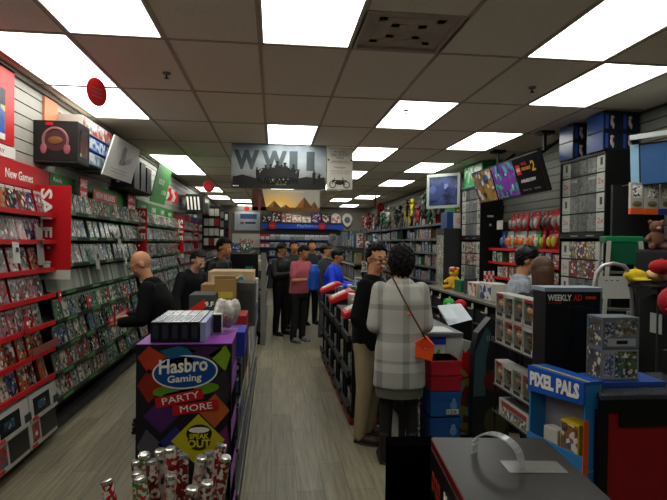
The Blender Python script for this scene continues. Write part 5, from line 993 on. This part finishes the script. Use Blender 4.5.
# ---------------------------------------------------------------- back wall
yb = YB-.02
t = thing('framed_poster', 'pale poster in a light frame high on the back wall', 'poster', (-1.42, yb-.05, 2.12)); MB().box(0, .92, 0, .04, 0, .68).build('frame', mat('#a8aab0', .4), t); MB().box(.05, .87, -.004, 0, .05, .63).build('picture', mat('#9aa0a8', .4), t); MB().box(.2, .8, -.006, -.004, .42, .6).build('blue_picture', mat('#2c4668', .4, var=.5, scale=6), t); MB().box(.2, .34, -.006, -.004, .22, .32).build('red_mark', mat('#8a3c44', .4), t); MB().box(.38, .76, -.006, -.004, .24, .31).build('dark_mark', CHAR, t)
t = thing('sell_us_sign', 'wide white sign reading Sell Us in red on the back wall', 'sign', (-1.5, yb-.06, 1.5)); MB().box(0, 1.0, 0, .05, 0, .5).build('board', mat('#b4aeA6'.lower(), .4), t); text('Sell Us', t, (.26, -.002, .14), X, Z, .5, .17, mat('#a01c24', .4, var=0), bold=.02)
single(MB().box(0, 3.0, -.02, 0, 0, .22), 'blue_fascia', mat('#1c3c9a', .35), 'long bright blue fascia band across the back wall', 'sign', (-.45, yb-.3, 2.2)); 
o = thing('fascia_lettering', 'small pale lettering on the blue fascia band', 'lettering', (.85, yb-.325, 2.24)); text('PlayStation', o, (0, 0, 0), X, Z, .75, .12, mat('#8ab0e0', .4, var=0))
f = thing('back_shelving', 'white-lined shelving with software boxes below the blue fascia', 'shelving', (-.5, yb-.35, 0)); L = 3.6
MB().box(0, L, .3, .33, 0, 2.15).build('back_panel', mat('#2a2c34', .5), f)
for z in (.9, 1.2, 1.5, 1.78): s_ = MB().box(0, L, 0, .3, z-.02, z).build('shelf', DARK, f); MB().box(0, L, -.01, 0, z-.02, z+.02).build('shelf_lip', mat('#22386c', .4), s_)
WP = [MB().box(-.08, .08, 0, .03, 0, .2, 0).box(-.07, .07, -.002, 0, .02, .13, 1).mesh('software_box', [mat(c, .4), mat(c2, .4)]) for c, c2 in (('#c4c2bc', '#8a90a0'), ('#b0b0ae', '#5a5c66'), ('#b02a34', '#c8c0bc'), ('#a8a49c', '#6a6c70'))]
random.seed(71)
for zi, z in enumerate((1.5, 1.78)):
    for k in range(20):
        i = 2 if k < 2 else random.choice((0, 0, 1, 3)); o = bpy.data.objects.new('software_box', WP[i]); col.objects.link(o); o.location = (-.4+.18*k, yb-.25, z+.001)
        tag(o, f'{["white", "grey", "red", "pale"][i]} software box, {ORD[k]} along the {["lower", "upper"][zi]} lit shelf of the back wall', 'software box', 'software boxes on the back wall')
for zi, z in enumerate((.9, 1.2)): packs((-.45, yb-.3, 0), (3.05, yb-.3, 0), z+.001, 0, f'the {["low", "middle"][zi]} shelf of the back wall', 'boxes low on the back wall', .27, d=.12, hs=(.16, .2))
top_ = [('round blue and white emblem box', '#20304c'), ('black and white box', '#1c1c1e'), ('multicoloured toy carton', '#8a6a60'), ('pale pink toy carton', '#a8908a'), ('cream toy carton', '#b0a890'), ('purple toy carton', '#3c3484'), ('dark carton', '#2a2624'), ('white carton', '#b8b8b4')]
for i, (nm, c) in enumerate(top_):
    carton('display_carton', f'{nm} standing above the blue fascia', 'carton', (-.42+.36*i, yb-.32, 2.425), (.33, .2, .22+.1*((i*3) % 4)/2), mat(c, .5), face=art('tpc%d' % i, 9, objcol=False, c=c, white=.35, c2='#a83c3c'))
single(MB().box(0, 3.0, 0, .28, 0, .015), 'high_shelf', CHAR, 'dark shelf above the blue fascia', 'shelf', (-.45, yb-.36, 2.405))
for i, (x, lb) in enumerate(((2.28, 'white shield-shaped plaque with purple emblem on the back wall'), (2.72, 'grey shield-shaped plaque beside the purple one'))):
    t = thing('wall_plaque', lb, 'plaque', (x, yb-.08, 2.28)); q = [(.19*math.cos(a), 0, .3+.19*math.sin(a)*1.2) for a in [PI*k/10 for k in range(11)]]+[(-.12, 0, .12), (0, 0, .0), (.12, 0, .12)]; MB().prism(q, (0, .05, 0)).build('shield', PALE, t); MB().ell((0, -.005, .28), (.11, .01, .12)).build('emblem', mat('#4a3c84' if i == 0 else '#4a4c50', .5), t)
for i, x in enumerate((-.05, 1.75)): disc = thing('round_sign', f'small red round sign on the {["window", "plaque"][i]} side of the blue fascia', 'sign', (x, yb-.36, 2.3)); MB().cyl((0, 0, 0), (0, -.01, 0), .13, n=24).build('disc', RED, disc); MB().box(-.07, .07, -.013, -.01, -.02, .02).build('text_line', PINK, disc)
t = thing('back_desk', 'pale service desk with dark gadgets near the back wall', 'desk', (-1.6, 17.6, 0)); MB().box(0, 1.3, 0, .7, 1.0, 1.05).build('desktop', LGREY, t); MB().box(.05, 1.25, .05, .65, 0, 1.0).build('body', mat('#4a4a4a', .5), t)
for i in range(6): carton('gadget', f'{["black", "blue", "white"][i % 3]} gadget on the pale service desk, {ORD[i]} from the game wall', 'gadget', (-1.55+.2*i, 17.65, 1.052), (.14, .2, .12+.1*(i % 2)), [BLACK, mat('#2c4a8a', .4), PALE][i % 3], group='gadgets on the service desk')
# ================================================================ the people
SK1 = mat('#b98462', .5, var=.04, scale=20, name='skin'); SK2 = mat('#a8704c', .5, var=.04, scale=20); SK3 = mat('#c8987a', .45, var=.04, scale=20)
HAIRB = mat('#0a0807', .65, var=.3, scale=60, spec=.15); HAIRN = mat('#4a3020', .6, var=.3, scale=60)
def V(*a): return Vector(a)
def person(label, loc, rz, H=1.75, skin=SK1, top=BLACK, legs=DARK, shoes=BLACK, hair=HAIRB, hairstyle='short', cap=None, lean=0, side=0, head=(0, 0, 0), arms=None, legpose=None, sleeve='long', glasses=False, smile=False, girth=1.0, hem=.88, collar=None, vox=.0075, coat=None):
    """head = (turn, nod, tilt); lean = how far the shoulders come forward; local front is -y"""
    t = thing('person', label, 'person', loc, rz); S = H/1.75
    hip = V(0, .0, .93); ch = V(side, -lean, 1.40-abs(lean)*.25); nb = ch+V(0, -lean*.12, .07); hc = nb+V(0, -.03-lean*.45, .155-abs(lean)*.15)
    HM_ = Matrix.Translation(hc) @ Euler((head[1], head[2], head[0]), 'XYZ').to_matrix().to_4x4() if False else Matrix.Translation(hc) @ Matrix.Rotation(head[0], 4, 'Z') @ Matrix.Rotation(head[1], 4, 'X') @ Matrix.Rotation(head[2], 4, 'Y')
    lp = legpose or {}
    kn = {s: V(s*.1, -.01, .49)+V(*lp.get(('k', s), (0, 0, 0))) for s in (-1, 1)}; an = {s: V(s*.11, .02, .085)+V(*lp.get(('a', s), (0, 0, 0))) for s in (-1, 1)}
    A = {s: (ch+V(s*.185, .0, 0), ch+V(s*.24, .02, -.29), ch+V(s*.24, -.05, -.54)) for s in (-1, 1)}
    if arms:
        for s in arms: A[s] = (A[s][0], ch+V(*arms[s][0]), ch+V(*arms[s][1]))
    g = girth
    def torso(mb, d, z0=.86, z1=1.46, flare=0):
        n = 9; rings = []
        for i in range(n):
            f = i/(n-1); z = z0+(1.45-z0)*f; k = max(0, (z-.93)/.52); c = V(0, 0, z).lerp(V(ch.x, ch.y, ch.z+.03 if f == 1 else z-(1.45-ch.z)*k), k)
            pr = [(.86, .165, .115), (.95, .165, .118), (1.05, .15, .108), (1.15, .152, .112), (1.28, .172, .122), (1.36, .18, .115), (1.42, .165, .095), (1.47, .1, .07)]
            for a, b in zip(pr, pr[1:]):
                if a[0] <= z <= b[0] or b is pr[-1]:
                    u = min(1, max(0, (z-a[0])/(b[0]-a[0]))); rx = a[1]+(b[1]-a[1])*u; ry = a[2]+(b[2]-a[2])*u; break
            if z < .86: rx, ry = .165, .115
            fl = flare*max(0, (1.2-z))
            rings.append((c, (rx+d+fl)*g if z < 1.35 else rx+d, (ry+d+fl*.7)*g))
        mb.loft(rings, 24)
    b = MB(); torso(b, 0)
    b.cap(nb-V(0, 0, .06), hc+V(0, .02, -.04), .058, .055, 14)
    hd = MB(); hd.ell((0, .012, .03), (.077, .095, .098), 20, 14).ell((0, -.022, -.04), (.058, .066, .078), 18, 12).ell((0, -.045, -.088), (.03, .03, .026), 12, 8).ell((0, -.05, .01), (.062, .045, .05), 16, 10)
    hd.cap((0, -.092, .012), (0, -.112, -.018), .009, .014, 8)
    for s in (-1, 1): hd.ell((s*.079, .015, -.005), (.011, .022, .032), 10, 8); hd.ell((s*.03, -.075, -.022), (.025, .02, .02), 10, 8)
    hd.ell((0, -.094, -.052), (.026, .011, .009), 10, 6); hd.xf(HM_); b.add(hd.v, []); o_ = len(b.v)-len(hd.v); b.f += [tuple(o_+i for i in f) for f in hd.f]; b.m += hd.m
    for s in (-1, 1):
        sh, el, wr = A[s]; b.cap(sh-V(s*.03, 0, .02), el, .044*g**.5, .038, 12); b.cap(el, wr, .041, .027, 12)
        f = (wr-el).normalized(); side_ = f.cross(V(0, 0, 1)); side_ = side_.normalized() if side_.length > .1 else V(0, 1, 0); 
        if abs(f.z) > .8: side_ = V(0, -1, 0)
        nrm = f.cross(side_).normalized(); pc = wr+f*.05
        b.ell(tuple(pc), .001); R_ = Matrix((side_, f, nrm)).transposed()
        b.ell(tuple(pc), (.040, .052, .017), 12, 8, rot=R_)
        curl = -1 if nrm.z > 0 else 1
        for k, L in enumerate((.066, .076, .072, .056)):
            base = pc+f*.038+side_*(.029-.0195*k); mid = base+f*(L*.52)+nrm*(curl*L*.12); tip = mid+f*(L*.36)+nrm*(curl*L*.34)
            b.cap(base, mid, .0088, .0082, 8); b.cap(mid, tip, .0082, .0068, 8)
        tb = wr+f*.022+side_*.03; b.cap(tb, tb+side_*.024+f*.03, .0115, .0095, 8); b.cap(tb+side_*.024+f*.03, tb+side_*.022+f*.058, .0095, .0075, 8)
        hp = hip+V(s*.085, 0, -.03); b.cap(hp, kn[s], .085*g**.5, .055, 14); b.cap(kn[s], an[s], .054, .036, 12); b.cap(an[s], an[s]+V(s*.01, -.09, -.045), .03, .02, 10)
    remesh(b, 'body', skin, t, vox, 3)
    # clothes
    m = MB(); torso(m, .018 if not coat else .03, hem if not coat else coat[0], flare=.0 if not coat else coat[1])
    for s in (-1, 1):
        sh, el, wr = A[s]; x_ = .014 if not coat else .022
        m.cap(sh-V(s*.022, 0, .012), el, (.064+x_*.4)*g**.5, .05+x_, 14)
        if sleeve == 'long': m.cap(el, wr.lerp(el, .04), .05+x_, .034+x_, 14)
        else: m.xf(Matrix.Identity(4))
    m.ell(tuple(ch+V(0, .0, .045)), (.11, .085, .05), 18, 10)
    if sleeve == 'short':
        m = MB(); torso(m, .02, hem)
        for s in (-1, 1): sh, el, wr = A[s]; m.cap(sh-V(s*.02, 0, 0), sh.lerp(el, .72), .07*g**.5, .06, 14)
        m.ell(tuple(ch+V(0, 0, .045)), (.1, .08, .045), 18, 10)
    tp = remesh(m, 'coat' if coat else 'top', top, t, .010, 3)
    m = MB(); m.loft([((0, 0, .80), .17*g, .125*g), ((0, 0, .88), .178*g, .13*g), ((0, 0, .97), .168*g, .124*g), ((0, 0, 1.0), .155*g, .115*g)], 24)
    for s in (-1, 1):
        hp = hip+V(s*.085, 0, -.04); m.cap(hp, kn[s], .098*g**.5, .072 if not coat else .06, 16); m.cap(kn[s], an[s]+V(0, 0, -.02 if not coat else .0), .072 if not coat else .058, .058 if not coat else .045, 16)
    remesh(m, 'trousers' if not coat else 'leggings', legs, t, .010, 3)
    for s in (-1, 1):
        f = an[s]; q = MB(); q.ell((f.x, f.y-.01, .055), (.047, .065, .055), 14, 8).ell((f.x+s*.012, f.y-.1, .04), (.048, .1, .042), 16, 8).cap((f.x, f.y, .05), (f.x, f.y, .11 if not coat else .22), .047, .05, 14)
        q.box(f.x-.04, f.x+.045, f.y-.19, f.y+.05, 0.0, .022); sh_ = remesh(q, 'shoe', shoes, t, .009, 2)
        so = MB(); so.loft([((f.x+s*.006, f.y-.075, 0), .047, .13), ((f.x+s*.006, f.y-.075, .014), .049, .133)], 20).build('sole', mat('#4a4643', .6), sh_)
    # hair, cap, features
    if hair:
        h = MB()
        rnd = random.Random(int(loc[0]*100)+int(loc[1]*10))
        if hairstyle == 'short':
            h.ell((0, .03, .045), (.08, .084, .09), 20, 12).ell((0, .045, .0), (.074, .066, .06), 18, 10)
            for k in range(150):
                zz = 1-2*(k+.5)/150; ph = k*2.39996; rr = math.sqrt(1-zz*zz); p = V(.08*rr*math.cos(ph), .012+.1*rr*math.sin(ph), .032+.102*zz)
                if (p.z > .085 or (p.y > -.02 and p.z > .035) or (p.y > .025 and p.z > -.06)):
                    d = (p-V(0, .012, .03)).normalized(); h.cap(p, p+d*.012+V(rnd.uniform(-.008, .008), rnd.uniform(-.012, .0), rnd.uniform(-.006, .006)), .017, .011, 7)
        elif hairstyle == 'bob': 
            h.ell((0, .035, .04), (.092, .095, .095), 22, 14).ell((0, .055, -.03), (.092, .07, .085), 20, 12).ell((.06, .035, -.04), (.035, .05, .08), 14, 10).ell((-.06, .035, -.04), (.035, .05, .08), 14, 10)
            for k in range(90):
                zz = 1-2*(k+.5)/90; ph = k*2.39996; rr = math.sqrt(1-zz*zz); p = V(.095*rr*math.cos(ph), .035+.1*rr*math.sin(ph), .01+.12*zz)
                if p.z > .08 or p.y > 0: h.cap(p, p+V(rnd.uniform(-.006, .006), .0, -.035), .017, .012, 7)
        elif hairstyle == 'long': h.ell((0, .02, .045), (.096, .11, .1), 22, 14).cap((0, .06, .0), (0, .07, -.2), .085, .07, 18).cap((.05, .03, 0), (.06, .04, -.15), .045, .035, 12).cap((-.05, .03, 0), (-.06, .04, -.15), .045, .035, 12)
        h.xf(HM_); 
        remesh(h, 'hair', hair, t, .006, 3)
    F = lambda mb: mb.xf(HM_)
    for s in (-1, 1):
        F(MB().ell((s*.031, -.09, .014), (.013, .007, .007), 10, 8)).build('eye', mat('#d8d0c8', .3, var=0), t, smooth=True); F(MB().ell((s*.031, -.0955, .014), (.0055, .004, .0058), 8, 6)).build('iris', BLACK, t)
        F(MB().cap((s*.016, -.094, .033), (s*.045, -.086, .035), .0035, .0028, 6)).build('eyebrow', hair or HAIRN, t)
    F(MB().ell((0, -.1035, -.052), (.024, .005, .0045 if not smile else .008), 12, 6)).build('mouth', mat('#7a3a34', .5, var=0), t, smooth=True)
    if smile: F(MB().ell((0, -.107, -.05), (.018, .003, .004), 12, 6)).build('teeth', TXTW, t, smooth=True)
    if glasses:
        q = MB()
        for s in (-1, 1): q.tube([(s*.034+.024*math.cos(a), -.108, .012+.017*math.sin(a)) for a in [2*PI*i/14 for i in range(15)]], .0025, 6); q.tube([(s*.058, -.105, .016), (s*.084, -.0, .012)], .0025, 6)
        q.tube([(-.01, -.112, .014), (.01, -.112, .014)], .0025, 6); F(q).build('glasses', BLACK, t)
    if cap:
        q = MB(); q.ell((0, .018, .065), (.094, .106, .078), 20, 12).ell((0, .03, .04), (.088, .094, .04), 20, 8).ell((0, -.115, .06), (.065, .068, .009), 18, 6); F(q); remesh(q, 'cap', cap, t, .007, 1)
    for o in t.children: pass
    t.scale = (S, S, S); return t, ch, A, HM_, S
def to_world(t, p, S):
    return t.matrix_basis @ Vector(p) if False else Vector(t.location)+Matrix.Rotation(t.rotation_euler.z, 3, 'Z') @ (Vector(p)*S)
# smiling man with glasses beside the woman
KH = mat('#8f7f63', .8, var=.12, scale=14); SW = mat('#08080a', .85, var=.2, scale=30, spec=.15)
person('smiling person with glasses in black sweater and khaki trousers facing the woman', (.825, 4.6, 0), 1.0, 1.70, SK1, SW, KH, mat('#2c1c16', .5), head=(-.65, .1, -.05), glasses=True, smile=True, lean=.03, hem=.87,
       arms={1: ((.22, -.05, -.3), (.1, -.2, -.52)), -1: ((-.25, .03, -.28), (-.2, -.1, -.52))}, vox=.0065)
def plaid():
    M = bpy.data.materials.new('plaid_wool'); M.use_nodes = True; n = M.node_tree.nodes; l = M.node_tree.links; b = n['Principled BSDF']; tc = n.new('ShaderNodeTexCoord'); s = n.new('ShaderNodeSeparateXYZ'); l.new(tc.outputs['Object'], s.inputs[0])
    def band(out, c, w):
        a = n.new('ShaderNodeMath'); a.operation = 'SUBTRACT'; a.inputs[1].default_value = c; l.new(out, a.inputs[0]); ab = n.new('ShaderNodeMath'); ab.operation = 'ABSOLUTE'; l.new(a.outputs[0], ab.inputs[0]); lt = n.new('ShaderNodeMath'); lt.operation = 'LESS_THAN'; lt.inputs[1].default_value = w; l.new(ab.outputs[0], lt.inputs[0]); return lt.outputs[0]
    outs = [band(s.outputs[2], c, w) for c, w in ((1.26, .02), (1.02, .035), (.68, .07), (.83, .012))]+[band(s.outputs[0], c, w) for c, w in ((-.03, .028), (.17, .02), (-.2, .02))]
    acc = outs[0]
    for o in outs[1:]:
        a = n.new('ShaderNodeMath'); a.operation = 'ADD'; l.new(acc, a.inputs[0]); l.new(o, a.inputs[1]); acc = a.outputs[0]
    k = n.new('ShaderNodeMath'); k.operation = 'MULTIPLY'; k.inputs[1].default_value = .42; l.new(acc, k.inputs[0]); k.use_clamp = True
    no = n.new('ShaderNodeTexNoise'); no.inputs['Scale'].default_value = 160; l.new(tc.outputs['Object'], no.inputs[0])
    mx = n.new('ShaderNodeMix'); mx.data_type = 'RGBA'; mx.inputs['A'].default_value = lin('#b4b2aa'); mx.inputs['B'].default_value = lin('#6c6c68'); l.new(k.outputs[0], mx.inputs['Factor'])
    m2 = n.new('ShaderNodeMix'); m2.data_type = 'RGBA'; m2.blend_type = 'MULTIPLY'; m2.inputs['Factor'].default_value = .25; l.new(mx.outputs['Result'], m2.inputs['A']); l.new(no.outputs['Color'], m2.inputs['B']); l.new(m2.outputs['Result'], b.inputs['Base Color']); b.inputs['Roughness'].default_value = .95
    return M
WX, WY, WR = .985, 4.10, PI-.08
t, ch, A, HM_, S = person('person with black bobbed hair in a long grey plaid coat seen from behind', (WX, WY, 0), WR, 1.69, SK3, plaid(), mat('#121213', .8), mat('#1c1412', .6), HAIRB, 'bob', head=(.15, .1, 0), coat=(.62, .05), arms={1: ((.2, .0, -.29), (.12, -.22, -.36)), -1: ((-.2, .0, -.29), (-.12, -.22, -.36))}, girth=.95)
MB().loft([((0, 0, .54), .19, .14), ((0, 0, .66), .2, .15)], 24).build('skirt', mat('#55564c', .85), t)
# bag and strap (bag hangs on her, a thing of its own)
bg = thing('shoulder_bag', 'small bright orange bag hanging at the hip of the plaid coat', 'bag', (WX+.14, WY-.16, .84), -.35); 
MB().prism([(-.06, 0, .0), (.07, 0, -.02), (.085, 0, .1), (.02, 0, .17), (-.055, 0, .12)], (0, .05, 0)).build('pouch', mat('#e0501a', .45), bg, bevel=.01)
MB().prism([(-.06, -.004, .11), (.02, -.004, .165), (.085, -.004, .1), (.02, -.004, .06)], (0, .004, 0)).build('flap', mat('#c8401a', .45), bg); MB().ell((.02, -.006, .075), .006).build('clasp', CHROME, bg)
sp = [(-.27, .0, .62), (-.23, -.03, .6), (-.17, -.062, .5), (-.08, -.075, .34), (0, -.06, .2), (.02, .0, .15)]
mb = MB()
for a, b_ in zip(sp, sp[1:]): mb.tube([a, b_], .0075, 6)
mb.build('strap', mat('#5a3426', .6), bg); MB().ell((-.1, -.08, .34), (.012, .01, .012)).build('strap_ring', ORANGE, bg)
# bald man reading cases
tb, _, Ab, _, Sb = person('bald person with glasses in black, head bowed, standing at the green-edged shelving', (-.96, 5.0, 0), -1.6, 1.65, SK1, SW, BLACK, mat('#0e0e10', .5), None, head=(.1, .5, 0), glasses=True, lean=.13, girth=1.12,
       arms={1: ((.24, -.03, -.29), (.14, -.24, -.33)), -1: ((-.24, -.03, -.29), (-.12, -.24, -.3))}, legpose={('a', -1): (0, -.16, 0), ('k', -1): (0, -.08, 0), ('a', 1): (0, -.1, 0)})
f_ = (Ab[1][2]-Ab[1][1]).normalized(); carton('held_case', 'red game case held up by the bald person', 'game case', to_world(tb, Ab[1][2]+f_*.07+V(0, 0, .0), Sb)-V(0, .06, .02), (.015, .13, .18), mat('#8c1c20', .4), rz=.3, side=ARTS[0])
# shoppers in the aisle
person('person in dark cap and black sweater standing beside the pink polo shirt', (.14, 9.95, 0), .75, 1.68, SK2, BLACK, BLACK, DARK, HAIRB, cap=BLACK, head=(.1, .1, 0), arms={1: ((.23, -.06, -.27), (.12, -.28, -.22)), -1: ((-.23, -.06, -.27), (-.06, -.28, -.22))})
tb, _, Ab, _, Sb = person('person in pink-red polo shirt looking down at a phone', (.44, 9.25, 0), .7, 1.66, SK2, PINK, mat('#141416', .8), mat('#6a6a6c', .5), HAIRB, head=(.15, .5, 0), sleeve='short', lean=.05, girth=1.1, arms={1: ((.24, -.06, -.27), (.06, -.3, -.25)), -1: ((-.24, -.06, -.27), (-.06, -.3, -.25))})
single(MB().box(-.035, .035, -.005, .005, 0, .14), 'phone', BLACK, 'dark phone held by the person in the pink polo shirt', 'phone', to_world(tb, (Ab[1][2]+Ab[-1][2])/2+V(0, -.09, .0), Sb), .7)
person('person with short dark hair in dark clothes behind the cap wearer and the pink polo', (.4, 10.7, 0), .2, 1.72, SK2, mat('#2c2a24', .8), BLACK, BLACK, HAIRB)
person('person with black hair half hidden behind the pink polo shirt', (.78, 11.2, 0), .4, 1.74, SK2, mat('#1c1c20', .8), BLACK, BLACK, HAIRB)
person('person in olive cap and grey hooded top with grey trousers', (.93, 9.75, 0), 1.1, 1.68, SK1, mat('#34353a', .85), mat('#4c4e50', .85), DARK, HAIRB, cap=mat('#4a463a', .8), head=(.2, .1, 0))
tb, _, Ab, _, Sb = person('person in bright blue jacket and black cap looking down at a box', (.93, 8.62, 0), 1.15, 1.62, SK2, mat('#1038c8', .6), BLACK, DARK, HAIRB, cap=BLACK, head=(.1, .3, 0), lean=.05, girth=1.15, arms={1: ((.24, -.08, -.27), (.14, -.32, -.3)), -1: ((-.24, -.05, -.27), (-.1, -.3, -.3))})
t = thing('backpack', 'blue backpack on the back of the blue jacket', 'backpack', (.705, 8.53, .95), 1.15); q = MB().loft([((0, .06, 0), .12, .07), ((0, .06, .3), .13, .08), ((0, .06, .4), .09, .05)], 16, 0); remesh(q, 'bag_body', mat('#164a9c', .5), t, .012, 2); MB().box(-.08, .08, .12, .15, .04, .2).build('front_pocket', mat('#1c5cb0', .5), t, bevel=.01)
carton('held_box', 'pale game box held by the person in the blue jacket', 'game box', to_world(tb, Ab[-1][2]+V(0, -.12, -.04), Sb), (.14, .03, .19), PALE, rz=.6, face=ARTS[1])
# shoppers behind the low gondola
person('person with black hair in dark top leaning over the cartons, in profile', (-.84, 7.72, 0), .95, 1.78, SK2, BLACK, DARK, BLACK, HAIRB, head=(.15, .3, 0), lean=.1)
person('person with dark tied-back hair bending low beside the brown cartons', (-1.12, 7.0, 0), .8, 1.64, SK3, mat('#101014', .8), DARK, BLACK, mat('#1c120e', .5), head=(.1, .5, 0), lean=.16)
# shop assistants behind the counter
person('shop assistant in black cap and checked shirt turned towards the wall, seen in profile', (2.23, 4.78, 0), 1.3, 1.70, SK1, mat('#8a929c', .8, var=.6, scale=26), DARK, BLACK, HAIRB, cap=BLACK, glasses=True, head=(0, .25, 0), lean=.05)
person('person with straight brown hair seen from behind above the Weekly Ad stand', (2.12, 4.05, 0), PI-.2, 1.6, SK3, mat('#1c1e22', .8), DARK, BLACK, HAIRN, 'long', head=(0, .1, 0))
